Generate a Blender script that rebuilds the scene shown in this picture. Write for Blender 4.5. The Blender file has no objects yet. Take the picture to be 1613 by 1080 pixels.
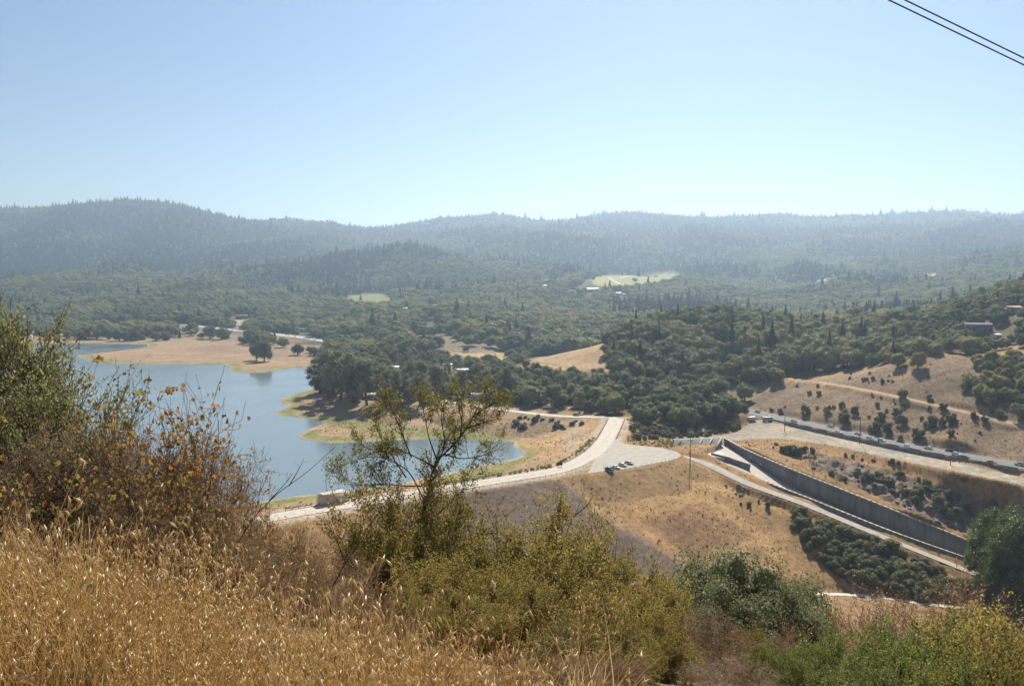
import bpy, bmesh, math, random
import numpy as np

# ------------------------------------------------------------------ camera, sky, sun, exposure
CAM_Z = 90.0            # metres above the crest of the dam (z = 0)
FPX, CX, CY, HORIZON = 1265.0, 806.5, 540.0, 435.0
PITCH = math.atan((CY - HORIZON) / FPX)
SUN_AZ, SUN_EL = math.radians(13.0), math.radians(42.0)     # azimuth clockwise from +Y

scene = bpy.context.scene
COL = scene.collection
cam_data = bpy.data.cameras.new("camera")
cam = bpy.data.objects.new("camera", cam_data)
COL.objects.link(cam)
cam.location = (0, 0, CAM_Z)
cam.rotation_euler = (math.pi / 2 - PITCH, 0, 0)
cam_data.sensor_fit = 'HORIZONTAL'
cam_data.sensor_width = 36.0
cam_data.lens = 36.0 * FPX / 1613.0
cam_data.clip_start = 0.1
cam_data.clip_end = 40000.0
scene.camera = cam

world = bpy.data.worlds.new("World")
scene.world = world
world.use_nodes = True
wn = world.node_tree.nodes
wl = world.node_tree.links
wn.clear()
sky_tex = wn.new("ShaderNodeTexSky")
sky_tex.sky_type = 'NISHITA'
sky_tex.sun_disc = False
sky_tex.sun_elevation = SUN_EL
sky_tex.sun_rotation = SUN_AZ
sky_tex.altitude = 250
sky_tex.air_density = 1.0
sky_tex.dust_density = 0.15
sky_tex.ozone_density = 1.7
bg = wn.new("ShaderNodeBackground")
bg.inputs[1].default_value = 0.053
wo = wn.new("ShaderNodeOutputWorld")
wl.new(sky_tex.outputs[0], bg.inputs[0])
wl.new(bg.outputs[0], wo.inputs[0])

sun_data = bpy.data.lights.new("sun", 'SUN')
sun_data.energy = 4.6
sun_data.angle = math.radians(0.53)
sun_data.color = (1.0, 0.93, 0.82)
sun = bpy.data.objects.new("sun", sun_data)
COL.objects.link(sun)
sun.rotation_euler = (math.pi / 2 - SUN_EL, 0, math.pi - SUN_AZ)   # lamp shines along -Z of its frame
sun.location = (0, 0, 900)

scene.view_settings.view_transform = 'Standard'
scene.view_settings.look = 'None'
scene.view_settings.gamma = 1.0
scene.view_settings.use_curve_mapping = False
scene.view_settings.exposure = 0.84
scene.render.engine = 'CYCLES'
cy = scene.cycles
cy.use_denoising = True
cy.max_bounces = 6
cy.diffuse_bounces = 3
cy.glossy_bounces = 2
cy.transmission_bounces = 4
cy.transparent_max_bounces = 6
cy.volume_bounces = 0
cy.caustics_reflective = False
cy.caustics_refractive = False
cy.sample_clamp_indirect = 4.0

HAZE_DENSITY = 1.35e-4
# ------------------------------------------------------------------ helpers
rng = np.random.default_rng(7)
SP, CP = math.sin(PITCH), math.cos(PITCH)

def ray(px, py):
    a, b = np.asarray(px, float) - CX, CY - np.asarray(py, float)
    return a, FPX * CP + b * SP, -FPX * SP + b * CP

def P(px, py, z):
    """point seen at that place of the picture, standing at height z"""
    dx, dy, dz = ray(px, py)
    t = (z - CAM_Z) / dz
    return np.array([dx * t, dy * t, z])

def D(px, py, Y):
    """point seen at that place of the picture, Y metres out"""
    dx, dy, dz = ray(px, py)
    t = Y / dy
    return np.array([dx * t, Y, CAM_Z + dz * t])

def project(x, y, z):
    zz = z - CAM_Z
    f = y * CP - zz * SP
    u = y * SP + zz * CP
    f = np.where(np.abs(f) < 1e-3, 1e-3, f)
    return CX + FPX * x / f, CY - FPX * u / f

def in_poly(px, py, poly):
    poly = np.asarray(poly, float)
    inside = np.zeros(np.shape(px), bool)
    n = len(poly)
    j = n - 1
    for i in range(n):
        xi, yi = poly[i]; xj, yj = poly[j]
        if yi != yj:
            c = ((yi > py) != (yj > py)) & (px < (xj - xi) * (py - yi) / (yj - yi) + xi)
            inside ^= c
        j = i
    return inside

def seg_dist(x, y, pts, closed=False, param=False):
    """distance to a polyline; with param also interpolation (segment, t) and side"""
    pts = np.asarray(pts, float)
    n = len(pts)
    best = np.full(np.shape(x), 1e18); seg = np.zeros(np.shape(x), int); tt = np.zeros(np.shape(x)); side = np.zeros(np.shape(x))
    for i in range(n if closed else n - 1):
        a = pts[i][:2]; b = pts[(i + 1) % n][:2]
        d = b - a; L = d @ d + 1e-12
        t = np.clip(((x - a[0]) * d[0] + (y - a[1]) * d[1]) / L, 0, 1)
        ex = x - a[0] - t * d[0]; ey = y - a[1] - t * d[1]
        q = ex * ex + ey * ey
        m = q < best
        best = np.where(m, q, best)
        if param:
            seg = np.where(m, i, seg); tt = np.where(m, t, tt)
            side = np.where(m, np.sign(d[0] * ey - d[1] * ex), side)
    best = np.sqrt(best)
    return (best, seg, tt, side) if param else best

def sstep(a, b, x):
    t = np.clip((x - a) / (b - a), 0, 1)
    return t * t * (3 - 2 * t)

def vnoise(x, y, seed=0):
    """smooth value noise in -1..1"""
    xi = np.floor(x).astype(np.int64); yi = np.floor(y).astype(np.int64)
    xf = x - xi; yf = y - yi
    def h(a, b):
        v = (a * 374761393 + b * 668265263 + seed * 974634777) & 0x7fffffff
        v = ((v ^ (v >> 13)) * 1274126177) & 0x7fffffff
        v = v ^ (v >> 16)
        return (v & 0xffff) / 32767.5 - 1
    u = xf * xf * (3 - 2 * xf); v = yf * yf * (3 - 2 * yf)
    return (h(xi, yi) * (1 - u) + h(xi + 1, yi) * u) * (1 - v) + (h(xi, yi + 1) * (1 - u) + h(xi + 1, yi + 1) * u) * v

def fbm(x, y, seed=0, octv=4):
    s = 0; a = 1.0; n = 0
    for k in range(octv):
        s = s + a * vnoise(x * 2 ** k + 17.3 * k, y * 2 ** k - 9.1 * k, seed + k); n += a; a *= 0.5
    return s / n

def make_mesh(name, V, F, smooth=False):
    """V (n,3); F list of int arrays, each (m,3) or (m,4)"""
    me = bpy.data.meshes.new(name)
    V = np.ascontiguousarray(V, np.float32)
    F = [np.asarray(f, np.int32) for f in (F if isinstance(F, (list, tuple)) else [F]) if len(f)]
    me.vertices.add(len(V)); me.vertices.foreach_set("co", V.ravel())
    loops = np.concatenate([f.ravel() for f in F])
    sizes = np.concatenate([np.full(len(f), f.shape[1], np.int32) for f in F])
    me.loops.add(len(loops)); me.loops.foreach_set("vertex_index", loops)
    me.polygons.add(len(sizes))
    starts = np.concatenate([[0], np.cumsum(sizes)[:-1]]).astype(np.int32)
    me.polygons.foreach_set("loop_start", starts)
    if smooth:
        me.polygons.foreach_set("use_smooth", np.ones(len(sizes), bool))
    me.update(calc_edges=True)
    return me

class MB:
    """collects shapes for ONE mesh"""
    def __init__(self):
        self.V = []; self.F = {3: [], 4: []}; self.n = 0
    def add(self, V, F):
        V = np.asarray(V, float).reshape(-1, 3)
        for f in (F if isinstance(F, (list, tuple)) else [F]):
            f = np.asarray(f, int)
            if len(f): self.F[f.shape[1]].append(f + self.n)
        self.V.append(V); self.n += len(V)
        return self
    def box(self, c, s, rz=0.0, taper=1.0):
        x, y, z = s[0] / 2, s[1] / 2, s[2] / 2
        V = np.array([[-x, -y, -z], [x, -y, -z], [x, y, -z], [-x, y, -z],
                      [-x * taper, -y * taper, z], [x * taper, -y * taper, z], [x * taper, y * taper, z], [-x * taper, y * taper, z]])
        R = np.array([[math.cos(rz), -math.sin(rz), 0], [math.sin(rz), math.cos(rz), 0], [0, 0, 1]])
        V = V @ R.T + np.asarray(c, float)
        return self.add(V, np.array([[0, 3, 2, 1], [4, 5, 6, 7], [0, 1, 5, 4], [1, 2, 6, 5], [2, 3, 7, 6], [3, 0, 4, 7]]))
    def beam(self, a, b, w, h=None):
        """box beam from a to b, w wide and h high"""
        h = h or w
        a = np.asarray(a, float); b = np.asarray(b, float)
        d = b - a; d = d / (np.linalg.norm(d) + 1e-9)
        up = np.array([0, 0, 1.0]) if abs(d[2]) < 0.95 else np.array([1.0, 0, 0])
        r = np.cross(d, up); r /= np.linalg.norm(r); u = np.cross(r, d)
        V = [p + r * sx * w / 2 + u * sz * h / 2 for p in (a, b) for sx, sz in ((-1, -1), (1, -1), (1, 1), (-1, 1))]
        return self.add(V, np.array([[0, 1, 2, 3], [7, 6, 5, 4], [0, 4, 5, 1], [1, 5, 6, 2], [2, 6, 7, 3], [3, 7, 4, 0]]))
    def tube(self, pts, r, sides=6):
        pts = np.asarray(pts, float)
        rr = np.full(len(pts), r) if np.isscalar(r) else np.asarray(r, float)
        V, F = tubes(pts[None], rr[None], sides)
        return self.add(V, F)
    def mesh(self, name, smooth=False):
        return make_mesh(name, np.concatenate(self.V), [np.concatenate(f) for f in self.F.values() if f], smooth)

def tubes(PT, R, sides=3):
    """PT (n,k,3) polylines, R (n,k) radii -> verts, quads"""
    n, k, _ = PT.shape
    T = np.gradient(PT, axis=1)
    T /= np.linalg.norm(T, axis=2, keepdims=True) + 1e-9
    ref = np.where(np.abs(T[..., 2:3]) < 0.9, np.array([0, 0, 1.0]), np.array([1.0, 0, 0]))
    A = np.cross(T, ref); A /= np.linalg.norm(A, axis=2, keepdims=True) + 1e-9
    B = np.cross(T, A)
    ang = np.arange(sides) * 2 * math.pi / sides
    V = PT[:, :, None, :] + R[:, :, None, None] * (A[:, :, None, :] * np.cos(ang)[None, None, :, None] + B[:, :, None, :] * np.sin(ang)[None, None, :, None])
    idx = np.arange(n * k * sides).reshape(n, k, sides)
    q = np.stack([idx[:, :-1, :], np.roll(idx, -1, 2)[:, :-1, :], np.roll(idx, -1, 2)[:, 1:, :], idx[:, 1:, :]], -1).reshape(-1, 4)
    return V.reshape(-1, 3), q

def link(name, data, mat=None, parent=None, loc=None, rz=0.0, scale=None):
    o = bpy.data.objects.new(name, data)
    COL.objects.link(o)
    if mat is not None and data is not None and not data.materials:
        data.materials.append(mat)
    if parent is not None: o.parent = parent
    if loc is not None: o.location = [float(v) for v in loc]
    o.rotation_euler = (0, 0, float(rz))
    if scale is not None: o.scale = (scale,) * 3 if np.isscalar(scale) else [float(s) for s in scale]
    return o

def tag(o, label=None, cat=None, group=None, kind=None):
    if label: o["label"] = label
    if cat: o["category"] = cat
    if group: o["group"] = group
    if kind: o["kind"] = kind
    return o

def thing(name, label, cat, loc=(0, 0, 0), rz=0.0, group=None, scale=None):
    return tag(link(name, None, None, None, loc, rz, scale), label, cat, group)

# ------------------------------------------------------------------ materials
def new_mat(name):
    m = bpy.data.materials.new(name); m.use_nodes = True
    nt = m.node_tree; nt.nodes.clear()
    out = nt.nodes.new("ShaderNodeOutputMaterial")
    return m, nt, out

def node(nt, kind, **kw):
    n = nt.nodes.new(kind)
    for k, v in kw.items():
        if k.startswith("i_"):
            key = k[2:]
            key = int(key) if key.isdigit() else key
            n.inputs[key].default_value = v
        else:
            setattr(n, k, v)
    return n

def surf_mat(name, color, rough=0.85, var=0.25, scale=1.0, color2=None, bump=0.0, spec=0.3, metal=0.0, coords='Object', detail=6.0):
    """solid surface with blotchy natural variation between two colours"""
    m, nt, out = new_mat(name)
    tc = node(nt, "ShaderNodeTexCoord")
    nz = node(nt, "ShaderNodeTexNoise", i_Scale=scale, i_Detail=detail, i_Roughness=0.62)
    nt.links.new(tc.outputs[coords], nz.inputs["Vector"])
    ramp = node(nt, "ShaderNodeValToRGB")
    c2 = color2 if color2 else tuple(c * (1 - var) for c in color)
    ramp.color_ramp.elements[0].position = 0.32; ramp.color_ramp.elements[0].color = (*c2, 1)
    ramp.color_ramp.elements[1].position = 0.68; ramp.color_ramp.elements[1].color = (*color, 1)
    nt.links.new(nz.outputs[0], ramp.inputs[0])
    b = node(nt, "ShaderNodeBsdfPrincipled", i_Roughness=rough, i_Metallic=metal)
    b.inputs["Specular IOR Level"].default_value = spec
    nt.links.new(ramp.outputs[0], b.inputs["Base Color"])
    if bump:
        bp = node(nt, "ShaderNodeBump", i_Strength=bump, i_Distance=0.1)
        nt.links.new(nz.outputs[0], bp.inputs["Height"]); nt.links.new(bp.outputs[0], b.inputs["Normal"])
    nt.links.new(b.outputs[0], out.inputs[0])
    return m

def leaf_mat(name, stops, trans=0.35, gloss=0.08, rough=0.4, per_leaf=True, tr_gain=1.3, leaf_w=0.4):
    """foliage: colour differs from plant to plant and leaf to leaf, light shines through"""
    m, nt, out = new_mat(name)
    oi = node(nt, "ShaderNodeObjectInfo")
    geo = node(nt, "ShaderNodeNewGeometry")
    add = node(nt, "ShaderNodeMath", operation='MULTIPLY_ADD')
    if per_leaf:
        nt.links.new(geo.outputs["Random Per Island"], add.inputs[0]); add.inputs[1].default_value = leaf_w
        mul = node(nt, "ShaderNodeMath", operation='MULTIPLY', i_1=1.0 - leaf_w)
        
        stand = node(nt, "ShaderNodeTexNoise", i_Scale=0.006, i_Detail=3.0); nt.links.new(oi.outputs["Location"], stand.inputs["Vector"])
        sm = node(nt, "ShaderNodeMapRange", i_1=0.3, i_2=0.7, i_3=-0.28, i_4=0.62); nt.links.new(stand.outputs[0], sm.inputs[0])
        mixr = node(nt, "ShaderNodeMath", operation='MULTIPLY_ADD', i_1=0.62); nt.links.new(oi.outputs["Random"], mixr.inputs[0]); nt.links.new(sm.outputs[0], mixr.inputs[2])
        mixr.use_clamp = True
        nt.links.new(mixr.outputs[0], mul.inputs[0]); nt.links.new(mul.outputs[0], add.inputs[2])
    else:
        nt.links.new(oi.outputs["Random"], add.inputs[0]); add.inputs[1].default_value = 1.0; add.inputs[2].default_value = 0.0
    ramp = node(nt, "ShaderNodeValToRGB")
    els = ramp.color_ramp.elements
    while len(els) < len(stops): els.new(0.5)
    for e, (p, c) in zip(els, stops): e.position = p; e.color = (*c, 1)
    nt.links.new(add.outputs[0], ramp.inputs[0])
    d = node(nt, "ShaderNodeBsdfDiffuse"); t = node(nt, "ShaderNodeBsdfTranslucent"); g = node(nt, "ShaderNodeBsdfGlossy", i_Roughness=rough)
    hs = node(nt, "ShaderNodeHueSaturation", i_Saturation=1.1, i_Value=tr_gain)
    nt.links.new(ramp.outputs[0], hs.inputs["Color"])
    nt.links.new(ramp.outputs[0], d.inputs[0]); nt.links.new(hs.outputs[0], t.inputs[0])
    g.inputs[0].default_value = (0.9, 0.9, 0.85, 1)
    m1 = node(nt, "ShaderNodeMixShader", i_0=trans); m2 = node(nt, "ShaderNodeMixShader", i_0=gloss)
    nt.links.new(d.outputs[0], m1.inputs[1]); nt.links.new(t.outputs[0], m1.inputs[2])
    nt.links.new(m1.outputs[0], m2.inputs[1]); nt.links.new(g.outputs[0], m2.inputs[2])
    nt.links.new(m2.outputs[0], out.inputs[0])
    return m
# ------------------------------------------------------------------ the lie of the land
LAKE_Z = -11.0
# road over the dam (x, y of the picture at z = 0)
ROAD_PX = [(250, 852), (330, 836), (450, 811), (560, 793), (700, 770), (800, 754), (880, 740), (922, 722), (946, 703), (958, 686), (967, 668), (971, 659)]
def smooth_line(pts, n=8):
    """Catmull-Rom through points of any dimension"""
    p = np.asarray(pts, float)
    p = np.concatenate([[2 * p[0] - p[1]], p, [2 * p[-1] - p[-2]]])
    out = []
    for i in range(1, len(p) - 2):
        for t in np.arange(n) / n:
            out.append(0.5 * (2 * p[i] + (p[i + 1] - p[i - 1]) * t + (2 * p[i - 1] - 5 * p[i] + 4 * p[i + 1] - p[i + 2]) * t * t
                              + (3 * p[i] - p[i - 1] - 3 * p[i + 1] + p[i + 2]) * t ** 3))
    out.append(p[-2])
    return np.array(out)
def resample(line, step):
    d = np.concatenate([[0], np.cumsum(np.linalg.norm(np.diff(line, axis=0), axis=1))])
    n = max(2, int(d[-1] / step) + 1)
    s = np.linspace(0, d[-1], n)
    return np.stack([np.interp(s, d, line[:, k]) for k in range(line.shape[1])], 1)
DAM = smooth_line([P(a, b, 0.0) for a, b in ROAD_PX], 6)
DAM_LOT = [tuple(P(a, b, 0)[:2]) for a, b in [(926, 745.5), (948, 742.5), (985, 738), (1030, 730), (1066, 722), (1070, 714), (1040, 705), (992, 700), (968, 694), (955, 700), (940, 720)]]
LOT_Z = -5.0
LOT = [tuple(P(a, b, LOT_Z)[:2]) for a, b in [(1085, 690), (1150, 684), (1192, 662), (1215, 657), (1260, 668), (1400, 702), (1613, 753), (1850, 806), (1850, 818), (1613, 764), (1500, 741), (1400, 721), (1320, 703), (1250, 692), (1215, 690), (1160, 694)]]
HWY = smooth_line([P(a, b, -3.4) for a, b in [(1100, 631), (1150, 641), (1190, 650), (1250, 663), (1330, 681), (1450, 706), (1613, 736), (1850, 785)]], 6)
NEAR_WALL = smooth_line([P(*v) for v in [(1112, 719, -4.2), (1150, 735, -6), (1200, 757, -8.5), (1270, 784, -13), (1400, 836, -22.5), (1530, 882, -32.5), (1580, 900, -36.5)]], 6)
FAR_WALL = smooth_line([P(*v) for v in [(1140, 690, -2), (1172, 707, -3.5), (1205, 722, -5), (1245, 739, -7.5), (1320, 769, -13), (1400, 801, -18.5), (1540, 858, -29), (1590, 879, -32.5)]], 6)
SERVICE = smooth_line([P(*v) for v in [(1075, 719, -2.2), (1110, 729, -4), (1180, 762, -8), (1270, 795, -13.5), (1400, 849, -23.5), (1500, 889, -31.5), (1560, 913, -36)]], 6)
FIELD_PATH = smooth_line([P(*v) for v in [(1262, 934, -32.6), (1285, 935, -33), (1350, 937, -33.5), (1400, 942, -34.2), (1450, 950, -35), (1520, 958, -36)]], 6)
HILL_TRACK = smooth_line([D(*v) for v in [(1215, 592, 610), (1280, 600, 580), (1340, 610, 540), (1400, 622, 508), (1500, 644, 468), (1560, 658, 448), (1613, 671, 430), (1750, 700, 405)]], 6)
SHORE_ROAD = smooth_line([P(*v) for v in [(971, 659, 0), (958, 657, -0.5), (930, 656.5, -1.2), (880, 655, -2), (830, 650, -2.5), (780, 643, -2.5), (740, 637, -2.5), (680, 628, -2.5)]], 6)
FAR_HWY = smooth_line([D(*v) for v in [(-150, 516, 1650), (60, 513, 1600), (160, 511, 1560), (250, 509.5, 1520), (300, 512, 1480), (350, 518, 1420), (420, 525, 1330), (480, 532, 1240), (530, 540, 1180), (580, 550, 1100), (640, 562, 1000), (720, 578, 900), (775, 590, 830)]], 5)
RAMP = smooth_line([D(*v) for v in [(190, 510, 1600), (240, 508, 1600), (285, 505, 1600), (330, 511, 1580), (380, 521, 1540), (430, 527, 1500), (480, 530, 1450), (520, 534, 1400)]], 5)

LAKE_PX = [(-700, 548), (-200, 545), (60, 542.5), (150, 541.5), (232, 542.5), (233, 546), (205, 550), (165, 555), (135, 558), (118, 560), (135, 567), (165, 573.5), (230, 574), (300, 574), (352, 574.5), (362, 578), (357, 584.5),
           (375, 587.5), (405, 588), (425, 585), (450, 581), (480, 579), (520, 577.5), (520, 600), (496, 612), (470, 618), (445, 627), (439, 634), (458, 639), (445, 645), (428, 650), (450, 656), (480, 659), (505, 663), (508, 668),
           (480, 679), (466, 688), (478, 693), (520, 697), (560, 696), (620, 693), (690, 690.5), (740, 693), (800, 695), (812, 696), (808, 702), (822, 712), (824, 718), (800, 725), (745, 736), (690, 749), (620, 764), (540, 775), (470, 781), (400, 792), (320, 806), (200, 822), (-700, 930)]
LAKE = np.array([P(a, b, LAKE_Z)[:2] for a, b in LAKE_PX])

_ctrl = []
def C(*pts):
    for p in pts: _ctrl.append(np.asarray(p, float))
# slope under the photographer
C((0, 1.2, 88.3), (-2.2, 1.2, 88.6), (2.2, 1.2, 88.0), (-3, 3, 88.25), (0, 3, 87.8), (3, 3, 87.3), (-6, 6, 87.7), (-2, 6, 87.15), (3, 6, 86.3), (8, 6, 85.0),
  (-12, 10, 87.0), (-4, 10, 86.0), (4, 10, 84.5), (12, 10, 82.0), (-3, 13, 84.4), (5, 13, 82.9), (-20, 20, 83.0), (-6, 20, 80.8), (8, 20, 78.2), (24, 20, 73),
  (-50, 40, 79), (-15, 40, 73), (0, 40, 69.5), (25, 40, 61), (60, 40, 54), (-120, 60, 84), (-80, 100, 58), (-30, 100, 48), (0, 100, 41), (40, 100, 27), (90, 100, 14), (160, 100, 20),
  (-160, 150, 60), (-100, 200, 22), (-50, 200, 12), (0, 200, -6), (50, 200, -16), (80, 200, -20), (140, 200, -22), (220, 200, -15), (330, 200, 20),
  (-180, 260, 30), (-140, 290, 12), (-110, 300, 3), (-75, 280, -4), (0, 260, -28), (60, 250, -33), (100, 250, -34), (180, 250, -36), (270, 260, -24), (380, 300, 10))
# dam foundation and lake side
C((-40, 330, -30), (20, 340, -38), (70, 340, -40), (-60, 420, -26), (20, 470, -24), (-160, 420, -30), (-300, 420, -5), (-400, 400, 40), (-260, 330, 10), (-200, 600, -30), (-400, 700, -30), (-60, 520, -24))
C(P(1290, 944, -33.3), P(1440, 952, -35.2), P(1290, 985, -34), P(1440, 990, -36), P(1580, 970, -37))
for L, dz in ((SERVICE, -0.3),):
    for p in L[::6]: C(p + np.array([0, 0, dz]))
for p in FAR_WALL[6::6]:
    C(p + np.array([2.0, 5.0, 0.6]))
# brush slope and rock cut beside the spillway
C(P(1260, 810, -16), P(1330, 850, -23), P(1420, 890, -29))
C(D(1330, 742, 402), D(1400, 768, 390), D(1500, 803, 372), D(1600, 835, 358), D(1500, 772, 382), D(1600, 800, 368))
C(P(1750, 860, -20), P(1700, 930, -38))
for a, b in LOT[:-1]: C((a, b, LOT_Z))
C(P(1300, 690, LOT_Z), P(1450, 726, LOT_Z), P(1060, 697, -4), P(1010, 690, -4), P(1040, 680, -4), P(1100, 670, -4), P(1150, 660, -4))
for p in HWY[::6]: C(p)
# dry hill over the highway, hill to the side of it
C(D(1130, 612, 570), D(1140, 601, 620), D(1200, 600, 620), D(1260, 604, 605), D(1300, 592, 600), D(1345, 590, 580), D(1400, 574, 560), D(1450, 568, 540), D(1500, 568, 525), D(1560, 572, 508), D(1613, 585, 482), D(1750, 590, 460))
C(D(1250, 630, 548), D(1330, 645, 508), D(1450, 665, 468), D(1560, 690, 430), D(1400, 600, 530), D(1500, 605, 494))
for p in HILL_TRACK[::6]: C(p)
C(D(1613, 540, 560), D(1560, 545, 590), D(1480, 548, 630), D(1400, 558, 650), D(1613, 490, 640), D(1500, 500, 680), D(1400, 520, 720), D(1613, 455, 760), D(1560, 478, 780), D(1480, 500, 820), D(1420, 515, 850), D(1800, 400, 760), D(1800, 520, 560), D(1850, 330, 1000), D(1700, 420, 850), D(1613, 470, 1000), D(1500, 500, 1100))
# wooded knoll
C(D(1130, 508, 800), D(1060, 517, 780), D(1000, 532, 760), D(1230, 517, 820), D(1320, 530, 790), D(1200, 560, 680), D(1080, 572, 680), D(1000, 600, 620), D(960, 630, 570), D(1100, 625, 560), D(1050, 645, 530), D(1180, 640, 505), D(1300, 565, 660), D(1130, 520, 960), D(1250, 520, 1000), D(1000, 540, 930))
# bare hill, flats round the grove
C(D(945, 542, 800), D(900, 553, 800), D(860, 566, 790), D(815, 579, 780), D(900, 590, 690), D(850, 600, 690), D(940, 570, 730), D(880, 560, 920), D(950, 560, 960))
C(P(900, 640, -2), P(850, 632, -2), P(800, 628, -2), P(750, 622, -2), P(700, 615, -2.5), P(650, 618, -3.5), P(600, 630, -6), P(550, 625, -5), P(800, 600, -2), P(700, 590, -2), P(620, 590, -2), P(560, 585, -2), P(530, 575, -3), P(775, 578, -4), P(720, 568, -2), P(660, 570, -2))
C(P(700, 660, -6), P(800, 668, -5.5), P(880, 668, -4), P(860, 690, -8), P(620, 660, -8), P(880, 715, -5), P(920, 690, -3))
C(D(740, 556, 970), D(700, 545, 1050), D(760, 530, 1120), D(820, 545, 1100), D(690, 530, 1150), D(560, 548, 1050))
for L in (FAR_HWY, RAMP):
    for p in L[::10]: C(p)
C(D(500, 552, 1080), D(430, 548, 1120), D(300, 556, 1080), D(200, 560, 1060), D(400, 570, 990), D(480, 565, 1000), D(300, 545, 1180), D(300, 528, 1330), D(150, 528, 1400), D(0, 530, 1400), D(-300, 530, 1500))
# hills behind
for row in ([(-500, 480, 1900), (0, 492, 1800), (200, 492, 1780), (400, 500, 1650), (560, 505, 1500), (700, 500, 1400), (830, 515, 1250), (950, 512, 1300), (1100, 505, 1400), (1300, 500, 1450), (1500, 490, 1500), (1800, 470, 1500)],
            [(-500, 455, 2300), (0, 468, 2200), (150, 462, 2250), (300, 455, 2250), (450, 470, 2100), (580, 473, 2000), (590, 465, 2200), (700, 470, 2000), (830, 460, 2000), (920, 462, 2020), (985, 447, 2250), (1060, 445, 2300), (1150, 465, 2000), (1300, 460, 2000), (1480, 450, 2100), (1800, 420, 2000)],
            [(-500, 430, 2900), (0, 440, 2800), (200, 428, 2800), (400, 425, 2700), (550, 415, 2650), (640, 398, 2750), (720, 408, 2700), (850, 430, 2700), (985, 428, 2700), (1100, 420, 2800), (1250, 430, 2700), (1400, 415, 2800), (1613, 400, 2800), (1900, 380, 2700)],
            [(-500, 390, 3700), (0, 395, 3600), (200, 385, 3600), (400, 398, 3500), (550, 402, 3500), (650, 408, 3500), (800, 392, 3500), (900, 385, 3600), (1000, 390, 3600), (1150, 385, 3700), (1300, 390, 3600), (1500, 375, 3600), (1613, 378, 3600), (1900, 360, 3600)],
            [(-600, 345, 4500), (-200, 338, 4500), (0, 338, 4400), (60, 336, 4400), (110, 331, 4400), (190, 322, 4400), (245, 323, 4400), (290, 333, 4400), (345, 347, 4450), (400, 357, 4500), (520, 372, 4500), (640, 375, 4500), (760, 362, 4500), (830, 360, 4500), (900, 356, 4600), (1000, 360, 4600), (1150, 362, 4600), (1300, 362, 4600), (1450, 355, 4600), (1613, 355, 4600), (2100, 345, 4600)],
            [(0, 345, 5400), (400, 360, 5400), (450, 350, 5400), (520, 357, 5400), (580, 365, 5400), (640, 359, 5400), (690, 349, 5400), (790, 344, 5400), (840, 354, 5400), (900, 355, 5400), (930, 347, 5400), (1000, 338, 5400), (1060, 345, 5400), (1150, 347, 5400), (1230, 342, 5400), (1330, 344, 5400), (1400, 342, 5400), (1510, 337, 5400), (1613, 346, 5400), (1700, 343, 5400), (2200, 335, 5400)]):
    for v in row: C(D(*v))
for px_, Y_, z_ in ((150, 3150, 88), (300, 3200, 95), (430, 3150, 92), (540, 3150, 100), (640, 3200, 112), (720, 3150, 105), (850, 3100, 88), (1000, 3150, 92), (1120, 3250, 98), (1280, 3150, 90), (1420, 3250, 112), (1600, 3250, 128),
                     (820, 2400, 40), (1150, 2420, 46), (1250, 2380, 44), (1400, 2450, 60), (250, 2480, 48), (420, 2400, 44), (600, 2420, 52), (700, 2350, 40), (1150, 1650, 8), (1300, 1650, 12), (1000, 1600, 6), (900, 1600, 6)):
    C(((px_ - CX) / FPX * Y_, Y_, z_))
C(D(940, 451, 2130), D(1000, 438, 2450), D(1060, 433, 2550), D(1072, 440, 2350), D(940, 442, 2350))
for u in (-0.9, -0.5, -0.2, 0.1, 0.4, 0.7, 1.0):
    C((u * 6300, 6300, 330), (u * 8000, 8000, 200), (u * 9500, 9500, 150))
C((-1400, 1000, 120), (-900, 500, 110), (1400, 900, 230), (900, 450, 120), (-3000, 2000, 250), (3200, 2000, 300), (-7000, 4500, 500), (7500, 4500, 500))

_ctrl = np.array(_ctrl)
def warp(x, y):
    r = np.sqrt(np.maximum(y, 1.0) ** 2 + 1.0)
    return np.clip(x / r, -2, 2) * 2.2, np.log(r)
_cu, _cv = warp(_ctrl[:, 0], _ctrl[:, 1])
def _phi(du, dv): return np.sqrt(du * du + dv * dv + 0.0006)
_A = _phi(_cu[:, None] - _cu[None], _cv[:, None] - _cv[None])
_n = len(_cu)
_M = np.zeros((_n + 1, _n + 1)); _M[:_n, :_n] = _A - np.eye(_n) * 4e-3; _M[:_n, _n] = 1; _M[_n, :_n] = 1
# heights are interpolated as a slope against distance so that near and far weigh alike
_rr = np.sqrt(_ctrl[:, 1] ** 2 + 1) + 8
_W = np.linalg.solve(_M, np.concatenate([(CAM_Z - _ctrl[:, 2]) / _rr, [0]]))

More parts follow.
